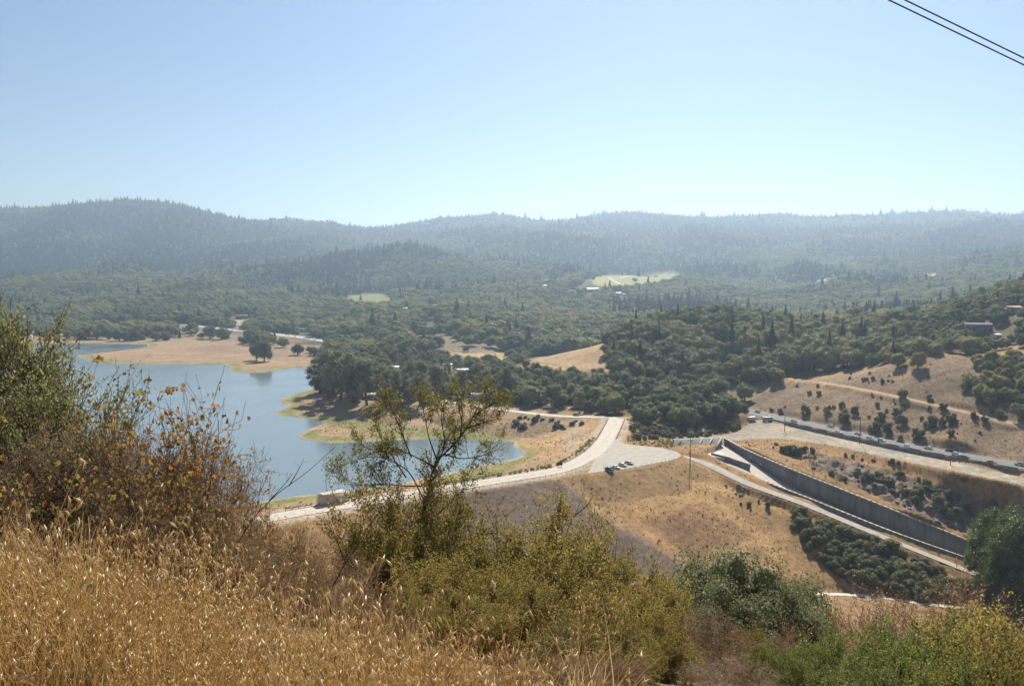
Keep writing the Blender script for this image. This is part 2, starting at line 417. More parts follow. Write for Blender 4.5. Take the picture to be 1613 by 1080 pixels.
def base_height(x, y):
    x = np.asarray(x, float); y = np.asarray(y, float)
    shp = x.shape; x = x.ravel(); y = y.ravel()
    out = np.empty(len(x))
    for s in range(0, len(x), 20000):
        xs, ys = x[s:s + 20000], y[s:s + 20000]
        u, v = warp(xs, ys)
        f = _phi(u[:, None] - _cu[None], v[:, None] - _cv[None]) @ _W[:_n] + _W[_n]
        out[s:s + 20000] = CAM_Z - f * (np.sqrt(np.maximum(ys, 1.0) ** 2 + 1) + 8)
    # spurs and gullies of the far hills
    w = sstep(1300, 2300, y) * (1 - sstep(4000, 4400, y))
    w = w * (1 - np.exp(-((x - 350) / 260) ** 2 - ((y - 2350) / 380) ** 2))
    rid = 1 - np.abs(fbm(x / 620 + 3.1, y / 1000, 5, 4)) * 2
    out += w * (rid * 48 - 22) * np.clip(y / 3000, 0.5, 1.3)
    out += sstep(3900, 4300, y) * fbm(x / 170, y / 400, 15, 3) * 9
    out += sstep(60, 400, y) * fbm(x / 35, y / 35, 9, 3) * 1.1 * (1 - 0.6 * sstep(1000, 1600, y)) * sstep(-1e9, 1, y)
    out += (1 - sstep(60, 400, y)) * fbm(x / 3.0, y / 3.0, 11, 3) * 0.10
    return out.reshape(shp)

def strip_level(x, y, h, line, half, blend, dz=0.0):
    d, seg, t, side = seg_dist(x, y, line, param=True)
    z = line[seg, 2] * (1 - t) + line[np.minimum(seg + 1, len(line) - 1), 2] * t + dz
    w = 1 - sstep(half, half + blend, d)
    return h * (1 - w) + z * w

def chute_depth(fr): return 0.9 + 5.2 * sstep(0.14, 0.6, fr)
def chute_side(x, y):
    """position across the spillway: between the walls, and floor height there"""
    dn, sn, tn, siden = seg_dist(x, y, NEAR_WALL, param=True)
    df, sf, tf, sidef = seg_dist(x, y, FAR_WALL, param=True)
    fr = (sn + tn) / (len(NEAR_WALL) - 1)
    nz = NEAR_WALL[sn, 2] * (1 - tn) + NEAR_WALL[np.minimum(sn + 1, len(NEAR_WALL) - 1), 2] * tn
    return dn, siden, df, sidef, fr, nz

CHUTE_POLY = np.concatenate([NEAR_WALL[:, :2], FAR_WALL[::-1, :2]])

def height(x, y):
    x = np.asarray(x, float); y = np.asarray(y, float)
    h = base_height(x, y)
    near = (y > 180) & (y < 1800)
    if not near.any(): return h
    xs, ys, hs = x[near], y[near], h[near]
    # lake shore
    rag = fbm(xs / 22, ys / 22, 31, 3) * 2.2 * sstep(350, 500, ys)
    inside = in_poly(xs, ys, LAKE)
    d = seg_dist(xs, ys, LAKE, closed=True)
    sd = np.where(inside, -d, d) + rag
    bank = LAKE_Z + np.where(sd > 0, 0.35 + sd * 0.05 + np.maximum(sd - 12, 0) * 0.25 + np.maximum(sd - 50, 0) * 0.6, sd * 0.22)
    low = LAKE_Z + np.where(sd > 0, 0.25 + np.minimum(sd, 20) * 0.05, -0.4 + np.maximum(sd * 0.2, -9))
    region = sstep(230, 280, ys)
    # keep the valley below the dam out of it
    dd, seg, tt, side = seg_dist(xs, ys, DAM, param=True)
    up = (side > 0) | (dd < 6) | (ys > 560)
    hb = np.clip(hs, low, np.maximum(bank, low))
    hs = np.where(up, hs * (1 - region) + hb * region, hs)
    # dam: crest, lake face, valley face
    lot_in = in_poly(xs, ys, DAM_LOT)
    dl = np.where(lot_in, 0, seg_dist(xs, ys, DAM_LOT, closed=True))
    dist = np.minimum(np.maximum(dd - 8.5, 0), np.maximum(dl - 1.5, 0) * 1.1)
    slope = np.where(side > 0, 3.6, 3.05)
    dam = -0.05 - dist / slope
    dam = dam + fbm(xs / 14, ys / 14, 71, 3) * 0.35 * sstep(1, 12, dist)
    dam = np.where((ys < 540) & (ys > 200), dam, -60)
    k = 1.5
    m = np.maximum(hs, dam) + np.maximum(k - np.abs(hs - dam), 0) ** 2 / (4 * k)
    hs = np.where(up & (sd < 3), hs, m)
    hs = np.where(up & (sd >= 3) & (dist > 0), np.minimum(m, np.maximum(bank, dam)), hs)
    hs = np.where(dist <= 0, np.minimum(hs, -0.05), hs)
    # levelled places
    li = in_poly(xs, ys, LOT); dlot = np.where(li, 0, seg_dist(xs, ys, LOT, closed=True))
    w = 1 - sstep(1, 7, dlot); hs = hs * (1 - w) + LOT_Z * w
    hs = strip_level(xs, ys, hs, HWY, 8.0, 5.0, -0.1)
    hs = np.where(li & (seg_dist(xs, ys, HWY) > 8.0), np.minimum(hs, LOT_Z), hs)
    hs = strip_level(xs, ys, hs, HILL_TRACK, 2.2, 4.0, -0.05)
    hs = strip_level(xs, ys, hs, SERVICE, 3.5, 3.0, -0.1)
    hs = strip_level(xs, ys, hs, FIELD_PATH, 2.5, 4.0, -0.05)
    hs = strip_level(xs, ys, hs, SHORE_ROAD, 4.5, 5.0, -0.15)
    hs = strip_level(xs, ys, hs, FAR_HWY, 13, 14, -0.3)
    # spillway trench
    dn, siden, df, sidef, fr, nz = chute_side(xs, ys)
    ci = in_poly(xs, ys, CHUTE_POLY)
    dc = np.where(ci, 0, np.minimum(dn, df))
    floor = nz - chute_depth(fr) - 6.0
    hs = np.where(dc < 0.7, np.minimum(hs, floor), hs)
    # rock cut: broken ledges
    rx, ry = project(xs, ys, hs)
    rc = in_poly(rx, ry, ROCK_PX) & (ys > 330) & (ys < 470)
    hs = hs + np.where(rc & (dc > 4), (np.abs(fbm(xs / 9, ys / 6, 91, 4)) * 5.0 - 1.2) * sstep(4, 9, dc), 0)
    h = h.copy(); h[near] = hs
    return h
ROCK_PX = [(1255, 708), (1330, 722), (1400, 742), (1500, 770), (1613, 800), (1640, 880), (1560, 855), (1480, 825), (1400, 790), (1330, 758), (1280, 738)]

def H(x, y):
    return float(height(np.array([float(x)]), np.array([float(y)]))[0])
def on_ground(px, py, y0=None, y1=None):
    """where the line of sight through that place of the picture first meets the land"""
    ys = np.geomspace(y0 or 200.0, y1 or 6500.0, 900)
    dx, dy, dz = ray(px, py)
    t = ys / dy
    z = CAM_Z + dz * t
    h = height(dx * t, ys)
    k = np.nonzero(h >= z)[0]
    if len(k) == 0: return np.array([dx * t[-1], ys[-1], h[-1]])
    i = k[0]
    if i == 0: return np.array([dx * t[0], ys[0], h[0]])
    a, b = z[i - 1] - h[i - 1], h[i] - z[i]
    f = a / (a + b + 1e-9)
    y = ys[i - 1] * (1 - f) + ys[i] * f
    tt = y / dy
    return np.array([dx * tt, y, CAM_Z + dz * tt])

# ------------------------------------------------------------------ ground sheet
_u = np.concatenate([np.linspace(-1.9, -0.74, 40)[:-1], np.linspace(-0.74, 0.74, 640), np.linspace(0.74, 1.9, 40)[1:]])
_y = np.concatenate([np.linspace(-30, 1.2, 14)[:-1], np.geomspace(1.2, 200, 110)[:-1], np.arange(200, 330, 2.2), np.arange(330, 560, 1.45), np.geomspace(560, 1700, 120)[:-1], np.geomspace(1700, 9500, 110)])
YY, UU = np.meshgrid(_y, _u, indexing='ij')
XX = UU * np.where(YY > 2, YY, 4 - YY)
ZZ = height(XX, YY)
ZZ = np.where(YY < 1.2, np.minimum(ZZ, 88.8), ZZ)
ZZ = np.where(ZZ > 490, 490 + 20 * np.tanh((ZZ - 490) / 20), ZZ)      # hills out of view stay as high as those in view
NR, NC = XX.shape
gi = np.arange(NR * NC).reshape(NR, NC)
GQ = np.stack([gi[:-1, :-1], gi[:-1, 1:], gi[1:, 1:], gi[1:, :-1]], -1)
ground_me = make_mesh("ground", np.stack([XX, YY, ZZ], -1).reshape(-1, 3), GQ.reshape(-1, 4), smooth=True)
# what grows or lies where: the colour of the ground itself
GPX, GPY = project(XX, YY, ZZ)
wob = fbm(XX / 18, YY / 18, 41, 3)
GPXw = GPX + wob * np.clip(9000 / np.maximum(YY, 60), 4, 22); GPYw = GPY + fbm(XX / 16 + 7, YY / 16, 45, 3) * np.clip(2200 / np.maximum(YY, 60), 1.2, 7)
rgb = np.zeros((NR, NC, 3)); rgb[:] = (0.30, 0.185, 0.085)
def paint(mask, col, a=1.0):
    w = np.asarray(mask, float)[..., None] * a
    rgb[:] = rgb * (1 - w) + np.array(col) * w
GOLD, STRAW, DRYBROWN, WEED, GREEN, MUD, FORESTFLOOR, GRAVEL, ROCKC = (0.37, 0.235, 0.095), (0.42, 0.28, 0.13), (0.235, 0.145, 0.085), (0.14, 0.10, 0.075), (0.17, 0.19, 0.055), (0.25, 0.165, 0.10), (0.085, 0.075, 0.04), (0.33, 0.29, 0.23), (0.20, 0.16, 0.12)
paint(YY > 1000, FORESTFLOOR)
patch = sstep(0.30, 0.55, fbm(XX / 140, YY / 140, 51, 3)) * sstep(1200, 1500, YY) * (1 - sstep(2700, 3400, YY))
paint(patch, (0.30, 0.21, 0.10), 0.6)
def poly_paint(poly, y0, y1, col, a=1.0, raw=False):
    m = in_poly(GPX if raw else GPXw, GPY if raw else GPYw, poly) & (YY > y0) & (YY < y1)
    paint(m, col, a); return m
# grove floor, knoll, side hill
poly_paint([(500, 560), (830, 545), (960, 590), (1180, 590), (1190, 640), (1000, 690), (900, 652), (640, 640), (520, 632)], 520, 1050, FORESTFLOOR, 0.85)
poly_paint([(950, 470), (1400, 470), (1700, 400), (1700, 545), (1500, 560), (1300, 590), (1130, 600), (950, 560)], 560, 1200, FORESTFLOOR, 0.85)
poly_paint([(795, 590), (850, 560), (955, 533), (962, 600), (930, 585), (840, 592)], 560, 900, (0.39, 0.265, 0.14))
# drawdown shore of the lake
poly_paint([(-900, 528), (60, 530), (300, 533), (520, 545), (515, 590), (360, 596), (100, 580), (-900, 582)], 850, 1420, (0.27, 0.18, 0.115))
mm = in_poly(GPXw, GPYw, [(-900, 528), (520, 540), (515, 590), (-900, 582)]) & (YY > 850) & (YY < 1420)
paint(mm * sstep(0.0, 0.4, fbm(XX / 70, YY / 25, 66, 4)), (0.37, 0.25, 0.145), 0.8)
paint(mm * sstep(0.1, 0.5, fbm(XX / 50 + 9, YY / 20, 68, 4)), (0.19, 0.14, 0.095), 0.7)
SD = np.where(in_poly(XX, YY, LAKE), -1, 1) * seg_dist(XX, YY, LAKE, closed=True) + fbm(XX / 22, YY / 22, 31, 3) * 2.2 * sstep(350, 500, YY)
upside = ~((seg_dist(XX, YY, DAM, param=True)[3] < 0) & (YY < 545)) & (YY > 230) & (YY < 1500)
paint(upside & (SD < 90) & (ZZ < -1.5), (0.30, 0.21, 0.125))
paint(upside & (SD < 60) & (fbm(XX / 60, YY / 20, 61, 3) > 0.05), (0.36, 0.235, 0.125), 0.8)
gb = upside * sstep(1.5, 4, SD) * (1 - sstep(9, 17, SD)) * sstep(-0.35, 0.15, fbm(XX / 55, YY / 55, 63, 2) + 0.15)
paint(gb, GREEN, 0.85)
paint(upside * (SD < 2.2) * (SD > -3), (0.40, 0.35, 0.26), 0.8)
paint(SD < -2, (0.07, 0.08, 0.07), 0.9)
for poly, col in (([(430, 660), (520, 655), (640, 672), (760, 680), (820, 690), (700, 694), (560, 676), (470, 664)], GREEN), ([(690, 752), (800, 735), (850, 712), (830, 722), (800, 742), (720, 760)], (0.20, 0.22, 0.05)),
                  ([(830, 690), (900, 672), (945, 660), (950, 690), (900, 730), (850, 720), (810, 700)], (0.42, 0.265, 0.12)), ([(905, 665), (925, 660), (925, 690), (895, 712), (880, 718), (890, 690)], (0.36, 0.28, 0.20))):
    poly_paint(poly, 330, 700, col, 0.7)
# dam faces
down = (seg_dist(XX, YY, DAM, param=True)[3] < 0) & (YY > 200) & (YY < 545)
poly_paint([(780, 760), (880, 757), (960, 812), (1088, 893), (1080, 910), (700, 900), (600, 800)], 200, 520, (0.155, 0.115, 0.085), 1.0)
poly_paint([(883, 757), (1090, 730), (1110, 750), (1060, 800), (960, 806), (905, 770)], 200, 520, (0.27, 0.175, 0.085), 0.9)
poly_paint([(925, 800), (1040, 790), (1100, 765), (1230, 850), (1300, 930), (1100, 900), (1000, 850)], 200, 520, (0.36, 0.215, 0.10), 0.95)
poly_paint([(1000, 815), (1090, 795), (1170, 830), (1210, 870), (1100, 890), (1030, 850)], 200, 520, (0.245, 0.145, 0.075), 0.9)
for line in ([(925, 803), (990, 795), (1060, 785), (1110, 770)], [(1000, 815), (1060, 805), (1110, 780)], [(1100, 770), (1150, 810), (1220, 870), (1300, 930)], [(1090, 765), (1180, 775), (1300, 830)], [(1100, 880), (1180, 858), (1230, 840)]):
    L = [P(a, b, 0)[:2] for a, b in line]
    dpx = seg_dist(GPXw, GPYw, line)
    paint((1 - sstep(2, 9, dpx)) * ((YY > 300) & (YY < 460)), (0.45, 0.29, 0.125), 0.7)
paint((1 - sstep(1.0, 2.6, seg_dist(GPX, GPY, [(883, 757), (905, 772), (960, 812), (1030, 858), (1090, 896)]))) * ((YY > 250) & (YY < 450)), (0.40, 0.28, 0.17), 0.9)
poly_paint([(1285, 938), (1440, 945), (1460, 1000), (1285, 1000)], 220, 400, (0.34, 0.215, 0.115), 0.9)
# soften the borders painted so far
for _ in range(2):
    rgb[1:-1, 1:-1] = (rgb[1:-1, 1:-1] * 2 + rgb[:-2, 1:-1] + rgb[2:, 1:-1] + rgb[1:-1, :-2] + rgb[1:-1, 2:]) / 6
# right bank
poly_paint([(1100, 600), (1260, 600), (1345, 590), (1450, 560), (1700, 560), (1700, 745), (1450, 706), (1250, 660), (1160, 640)], 340, 620, (0.225, 0.16, 0.10), 1.0)
mm = in_poly(GPX, GPY, [(1100, 600), (1700, 560), (1700, 745), (1160, 640)]) & (YY > 340) & (YY < 620)
paint(mm * sstep(0.0, 0.5, fbm(XX / 30, YY / 10, 77, 4)), (0.15, 0.115, 0.085), 0.8)
paint(mm * sstep(0.1, 0.5, fbm(XX / 26, YY / 12, 79, 4)), (0.40, 0.25, 0.11), 0.6)
poly_paint([(1480, 600), (1700, 570), (1700, 690), (1613, 668), (1540, 640)], 340, 560, (0.15, 0.12, 0.07), 0.7)
inlot = in_poly(XX, YY, LOT)
paint(inlot, GRAVEL); paint(inlot * sstep(0.15, 0.4, fbm(XX / 9, YY / 9, 83, 3)), (0.43, 0.30, 0.17), 0.55)
paint(in_poly(GPX, GPY, ROCK_PX) & (YY > 330) & (YY < 470), ROCKC, 0.9)
paint((1 - sstep(2.2, 4, seg_dist(XX, YY, HILL_TRACK))) * (YY < 600), (0.43, 0.285, 0.16), 0.9)
paint((1 - sstep(8.5, 11, seg_dist(XX, YY, DAM))) * ((YY > 200) & (YY < 560)), (0.40, 0.32, 0.23), 0.9)
# fields far off
poly_paint([(930, 438), (985, 430), (1060, 430), (1072, 437), (1050, 444), (975, 452), (935, 448)], 1900, 3200, (0.30, 0.29, 0.10))
poly_paint([(548, 466), (600, 463), (622, 470), (612, 482), (560, 484), (545, 476)], 1600, 2700, (0.20, 0.20, 0.075))
poly_paint([(700, 555), (790, 553), (800, 568), (720, 562)], 800, 1300, (0.40, 0.28, 0.13)); poly_paint([(640, 530), (700, 525), (790, 540), (800, 556), (700, 556), (650, 548)], 850, 1400, (0.20, 0.16, 0.10), 0.9)
poly_paint([(240, 507), (420, 525), (520, 536), (500, 545), (300, 535), (200, 515)], 1200, 1700, (0.30, 0.22, 0.13), 0.7)
poly_paint([(345, 503), (385, 503), (390, 515), (360, 513)], 1300, 2000, (0.42, 0.33, 0.20))
poly_paint([(1270, 446), (1310, 440), (1320, 455), (1275, 458)], 1600, 3200, (0.45, 0.32, 0.22)); poly_paint([(1450, 432), (1500, 428), (1505, 440), (1455, 440)], 1600, 3600, (0.45, 0.32, 0.22))
# slope under the shrubs
nearm = 1 - sstep(120, 230, YY)
paint(nearm, (0.20, 0.13, 0.065)); paint(nearm * sstep(-0.1, 0.4, fbm(XX / 1.4, YY / 1.4, 21, 3)), (0.33, 0.215, 0.10), 0.8)
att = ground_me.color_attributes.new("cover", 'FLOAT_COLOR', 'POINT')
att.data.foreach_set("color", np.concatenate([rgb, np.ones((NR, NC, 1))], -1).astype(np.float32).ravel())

def ground_material():
    m, nt, out = new_mat("ground_cover")
    va = node(nt, "ShaderNodeVertexColor", layer_name="cover")
    geo = node(nt, "ShaderNodeNewGeometry")
    n1 = node(nt, "ShaderNodeTexNoise", i_Scale=0.35, i_Detail=8.0, i_Roughness=0.7)
    n2 = node(nt, "ShaderNodeTexNoise", i_Scale=0.06, i_Detail=5.0, i_Roughness=0.6)
    n3 = node(nt, "ShaderNodeTexNoise", i_Scale=6.0, i_Detail=6.0, i_Roughness=0.7)
    for n in (n1, n2, n3): nt.links.new(geo.outputs["Position"], n.inputs["Vector"])
    mr1 = node(nt, "ShaderNodeMapRange", i_1=0.28, i_2=0.72, i_3=0.5, i_4=1.45); nt.links.new(n1.outputs[0], mr1.inputs[0])
    mr2 = node(nt, "ShaderNodeMapRange", i_1=0.3, i_2=0.7, i_3=0.8, i_4=1.2); nt.links.new(n2.outputs[0], mr2.inputs[0])
    mr3 = node(nt, "ShaderNodeMapRange", i_1=0.3, i_2=0.7, i_3=0.78, i_4=1.2); nt.links.new(n3.outputs[0], mr3.inputs[0])
    a = node(nt, "ShaderNodeMath", operation='MULTIPLY'); b = node(nt, "ShaderNodeMath", operation='MULTIPLY')
    nt.links.new(mr1.outputs[0], a.inputs[0]); nt.links.new(mr2.outputs[0], a.inputs[1])
    nt.links.new(a.outputs[0], b.inputs[0]); nt.links.new(mr3.outputs[0], b.inputs[1])
    mx = node(nt, "ShaderNodeVectorMath", operation='SCALE')
    nt.links.new(va.outputs[0], mx.inputs[0]); nt.links.new(b.outputs[0], mx.inputs["Scale"])
    bs = node(nt, "ShaderNodeBsdfPrincipled", i_Roughness=0.95); bs.inputs["Specular IOR Level"].default_value = 0.1
    nt.links.new(mx.outputs[0], bs.inputs["Base Color"])
    bp = node(nt, "ShaderNodeBump", i_Strength=0.55, i_Distance=0.5)
    nt.links.new(n1.outputs[0], bp.inputs["Height"]); nt.links.new(bp.outputs[0], bs.inputs["Normal"])
    nt.links.new(bs.outputs[0], out.inputs[0])
    return m
tag(link("ground", ground_me, ground_material()), "dry golden slopes, dam faces and wooded hills around the lake", "ground", kind="structure")

# ------------------------------------------------------------------ lake
cell_sd = SD[:-1, :-1]
keep = (cell_sd < 16) & upside[:-1, :-1] & (YY[:-1, :-1] > 240)
LQ = GQ[keep]
used, inv = np.unique(LQ, return_inverse=True)
lake_me = make_mesh("lake", np.stack([XX.ravel()[used], YY.ravel()[used], np.full(len(used), LAKE_Z)], -1), inv.reshape(-1, 4))
def water_material():
    m, nt, out = new_mat("lake_water")
    geo = node(nt, "ShaderNodeNewGeometry")
    mp = node(nt, "ShaderNodeMapping"); mp.inputs["Scale"].default_value = (1.0, 0.45, 1.0); mp.inputs["Rotation"].default_value = (0, 0, 0.5)
    nt.links.new(geo.outputs["Position"], mp.inputs[0])
    n1 = node(nt, "ShaderNodeTexNoise", i_Scale=0.55, i_Detail=4.0, i_Roughness=0.6); n2 = node(nt, "ShaderNodeTexNoise", i_Scale=0.02, i_Detail=3.0)
    nt.links.new(mp.outputs[0], n1.inputs["Vector"]); nt.links.new(geo.outputs["Position"], n2.inputs["Vector"])
    mul = node(nt, "ShaderNodeMath", operation='MULTIPLY'); nt.links.new(n1.outputs[0], mul.inputs[0]); nt.links.new(n2.outputs[0], mul.inputs[1])
    bp = node(nt, "ShaderNodeBump", i_Strength=0.2, i_Distance=0.3); nt.links.new(mul.outputs[0], bp.inputs["Height"])
    b = node(nt, "ShaderNodeBsdfPrincipled", i_Roughness=0.22, i_IOR=1.33)
    b.inputs["Base Color"].default_value = (0.155, 0.20, 0.215, 1)
    mrr = node(nt, "ShaderNodeMapRange", i_1=0.35, i_2=0.65, i_3=0.09, i_4=0.17); nt.links.new(n2.outputs[0], mrr.inputs[0]); nt.links.new(mrr.outputs[0], b.inputs["Roughness"])
    nt.links.new(bp.outputs[0], b.inputs["Normal"]); nt.links.new(b.outputs[0], out.inputs[0])
    return m
tag(link("lake", lake_me, water_material()), "calm blue-grey reservoir with a low waterline", "lake", kind="structure")
# ------------------------------------------------------------------ roads, pavements, concrete
M_ROAD = surf_mat("pale_asphalt", (0.56, 0.50, 0.42), 0.9, 0.28, 0.4, detail=10.0)
M_GRAVEL = surf_mat("grey_gravel", (0.44, 0.40, 0.34), 0.95, 0.28, 0.3, bump=0.2)
M_LOTGRAVEL = surf_mat("lot_gravel", (0.34, 0.30, 0.24), 0.95, 0.2, 0.12, color2=(0.40, 0.30, 0.19), bump=0.2)
M_HWY = surf_mat("highway_asphalt", (0.17, 0.165, 0.16), 0.9, 0.2, 0.3)
M_YELLOW = surf_mat("yellow_paint", (0.62, 0.42, 0.10), 0.8, 0.35, 1.5)
M_WHITE = surf_mat("white_paint", (0.75, 0.74, 0.70), 0.7, 0.1, 1.0)
M_CONC = surf_mat("weathered_concrete", (0.40, 0.375, 0.335), 0.9, 0.35, 0.18, bump=0.25)
M_CONC_DARK = surf_mat("stained_concrete", (0.26, 0.25, 0.23), 0.9, 0.45, 0.16, bump=0.25)
def streak(m, xy=0.22, z=0.05):
    nt = m.node_tree; tc = next(n for n in nt.nodes if n.type == 'TEX_COORD'); nz = next(n for n in nt.nodes if n.type == 'TEX_NOISE')
    mp = node(nt, "ShaderNodeMapping"); mp.inputs["Scale"].default_value = (xy, xy, z); nz.inputs["Scale"].default_value = 1.0
    nt.links.new(tc.outputs["Object"], mp.inputs[0]); nt.links.new(mp.outputs[0], nz.inputs["Vector"])
streak(M_CONC_DARK)
M_CONC_PALE = surf_mat("pale_concrete", (0.50, 0.45, 0.375), 0.9, 0.18, 0.3)
M_DIRT = surf_mat("bare_dirt", (0.47, 0.34, 0.22), 0.95, 0.25, 0.3)
M_PALEPATH = surf_mat("pale_path", (0.66, 0.60, 0.50), 0.95, 0.12, 0.4)
M_STEEL = surf_mat("galvanised_steel", (0.34, 0.33, 0.31), 0.55, 0.25, 1.0, metal=0.3)
M_WOOD = surf_mat("weathered_wood", (0.16, 0.12, 0.085), 0.9, 0.35, 2.0)
M_DARK = surf_mat("dark_board", (0.045, 0.038, 0.032), 0.8, 0.3, 2.0)
M_ROCK = surf_mat("grey_rock", (0.25, 0.205, 0.155), 0.95, 0.45, 0.6, bump=0.5)
M_WIRE = surf_mat("black_cable", (0.035, 0.035, 0.04), 0.6, 0.1, 1.0)

def strip(name, line, half, mat, lift=0.12, follow=False, off=0.0, cross=5, **kw):
    L = resample(line, 3.0)
    T = np.gradient(L[:, :2], axis=0); T /= np.linalg.norm(T, axis=1, keepdims=True) + 1e-9
    Nn = np.stack([-T[:, 1], T[:, 0]], 1)
    s = np.linspace(-half, half, cross) + off
    X = L[:, None, 0] + Nn[:, None, 0] * s; Yc = L[:, None, 1] + Nn[:, None, 1] * s
    Z = (height(X, Yc) if follow else np.repeat(L[:, 2:3], cross, 1)) + lift
    n = len(L); idx = np.arange(n * cross).reshape(n, cross)
    q = np.stack([idx[:-1, :-1], idx[1:, :-1], idx[1:, 1:], idx[:-1, 1:]], -1).reshape(-1, 4)
    return link(name, make_mesh(name, np.stack([X, Yc, Z], -1).reshape(-1, 3), q), mat, **kw)

road = tag(strip("dam_road", DAM, 4.6, M_ROAD, 0.10), "pale two-lane road over the dam crest", "road", kind="structure")
for o_ in (-0.16, 0.16):
    strip("centre_line", DAM[20:], 0.07, M_YELLOW, 0.125, off=o_, cross=2, parent=road)
tag(strip("shore_road", SHORE_ROAD, 3.6, M_ROAD, 0.05), "pale road turning along the lake under the trees", "road", kind="structure")
tag(strip("service_road", SERVICE, 3.0, M_GRAVEL, 0.10), "grey service road beside the spillway", "road", kind="structure")
tag(strip("field_path", FIELD_PATH, 1.3, M_PALEPATH, 0.10), "pale path at the toe of the dam", "path", kind="structure")
tag(strip("hill_track", HILL_TRACK[10:], 1.6, M_DIRT, 0.10), "dirt track across the dry hillside", "path", kind="structure")
hwy = tag(strip("highway", HWY, 7.5, M_HWY, 0.10), "highway along the foot of the dry hill", "road", kind="structure")
for o_ in (-7.0, -3.3, 3.3, 7.0): strip("lane_line", HWY, 0.08, M_WHITE, 0.13, off=o_, cross=2, parent=hwy)
fhwy = tag(strip("far_highway", FAR_HWY, 12.0, surf_mat("pale_highway_asphalt", (0.42, 0.40, 0.37), 0.9, 0.15, 0.1), 0.25), "pale highway across the lake, busy with cars", "road", kind="structure")  # asphalt colour paler than that of the near highway

tag(strip("ramp_road", RAMP, 5.0, M_CONC_PALE, 0.6, follow=True), "pale ramp road above the far highway", "road", kind="structure")

def sheet(name, poly, z, mat, lift=0.06, step=3.0):
    """flat paved area as a triangulated sheet"""
    bm = bmesh.new()
    vs = [bm.verts.new((a, b, z + lift)) for a, b in poly]
    bm.faces.new(vs); bmesh.ops.triangulate(bm, faces=bm.faces[:])
    me = bpy.data.meshes.new(name); bm.to_mesh(me); bm.free()
    return link(name, me, mat)
def rounded(poly, n=5): 
    p = smooth_line(list(poly) + [poly[0]], n)
    return p[:-1]
tag(sheet("turnout", rounded(DAM_LOT), 0.0, M_GRAVEL, 0.07), "grey gravel turnout beside the dam road", "pavement", kind="structure")

# ---- spillway: two walls, a floor, a divider and the head slab
spill = thing("spillway", "long grey concrete spillway chute running down beside the dam", "spillway")
NWs, FWs = resample(NEAR_WALL, 2.5), resample(FAR_WALL, 2.5)
nst = 60
def along(L, n=nst):
    d = np.concatenate([[0], np.cumsum(np.linalg.norm(np.diff(L, axis=0), axis=1))]); s = np.linspace(0, d[-1], n)
    return np.stack([np.interp(s, d, L[:, k]) for k in range(3)], 1)
NA, FA = along(NEAR_WALL), along(FAR_WALL)
fr_ = np.linspace(0, 1, nst)
dn_, sn_, tn_, _s = seg_dist(NA[:, 0], NA[:, 1], NEAR_WALL, param=True)
frn = (sn_ + tn_) / (len(NEAR_WALL) - 1)
FLOORZ = NA[:, 2] - chute_depth(frn)
def wall_mesh(A, top, bot, thick, outward):
    T = np.gradient(A[:, :2], axis=0); T /= np.linalg.norm(T, axis=1, keepdims=True)
    Nn = np.stack([-T[:, 1], T[:, 0]], 1) * outward
    I = A[:, :2]; O = I + Nn * thick
    n = len(A)
    V = np.concatenate([np.c_[I, bot], np.c_[I, top], np.c_[O, top], np.c_[O, bot]])
    k = np.arange(n - 1)
    F = []
    for a, b in ((0, 1), (1, 2), (2, 3), (3, 0)):
        F.append(np.stack([a * n + k, a * n + k + 1, b * n + k + 1, b * n + k], 1))
    F.append(np.array([[0, n, 2 * n, 3 * n], [n - 1, 4 * n - 1, 3 * n - 1, 2 * n - 1]]))
    return make_mesh("wall", V, np.concatenate(F))
link("floor", make_mesh("floor", np.concatenate([np.c_[NA[:, :2], FLOORZ], np.c_[FA[:, :2], FLOORZ]]),
     np.stack([np.arange(nst - 1), np.arange(1, nst), np.arange(nst + 1, 2 * nst), np.arange(nst, 2 * nst - 1)], 1)), M_CONC_PALE, spill)
link("side_wall", wall_mesh(NA, NA[:, 2] + 0.4, FLOORZ - 2.5, 2.2, -1), M_CONC_DARK, spill)
# far wall: panels between joints, each a slab of its own, and a pale coping
panels = np.linspace(0, nst - 1, 20).astype(int)
T_ = np.gradient(FA[:, :2], axis=0); T_ /= np.linalg.norm(T_, axis=1, keepdims=True)
for a, b in zip(panels[:-1], panels[1:]):
    A = FA[a:b + 1].copy()
    d = (A[-1] - A[0]); g = 0.06 / np.linalg.norm(d)
    A[0] += d * g; A[-1] -= d * g
    w = link("wall_panel", wall_mesh(A, A[:, 2], FLOORZ[a:b + 1] - 2.5, 1.9, 1), M_CONC_DARK, spill)
back = link("backing_wall", wall_mesh(np.c_[FA[:, :2] + np.stack([-T_[:, 1], T_[:, 0]], 1) * 0.25, FA[:, 2]], FA[:, 2] - 0.1, FLOORZ - 2.4, 1.9, 1), M_CONC_DARK, spill)
cp = MB()
for i in range(nst - 1): cp.beam(FA[i] + [0, 0.5, 0.25], FA[i + 1] + [0, 0.5, 0.25], 1.3, 0.45)
link("coping", cp.mesh("coping"), M_CONC_PALE, spill)
cp = MB()
for i in range(nst - 1): cp.beam(NA[i] + [0, -1.0, 0.52], NA[i + 1] + [0, -1.0, 0.52], 2.0, 0.22)
link("coping", cp.mesh("coping"), M_CONC, spill)
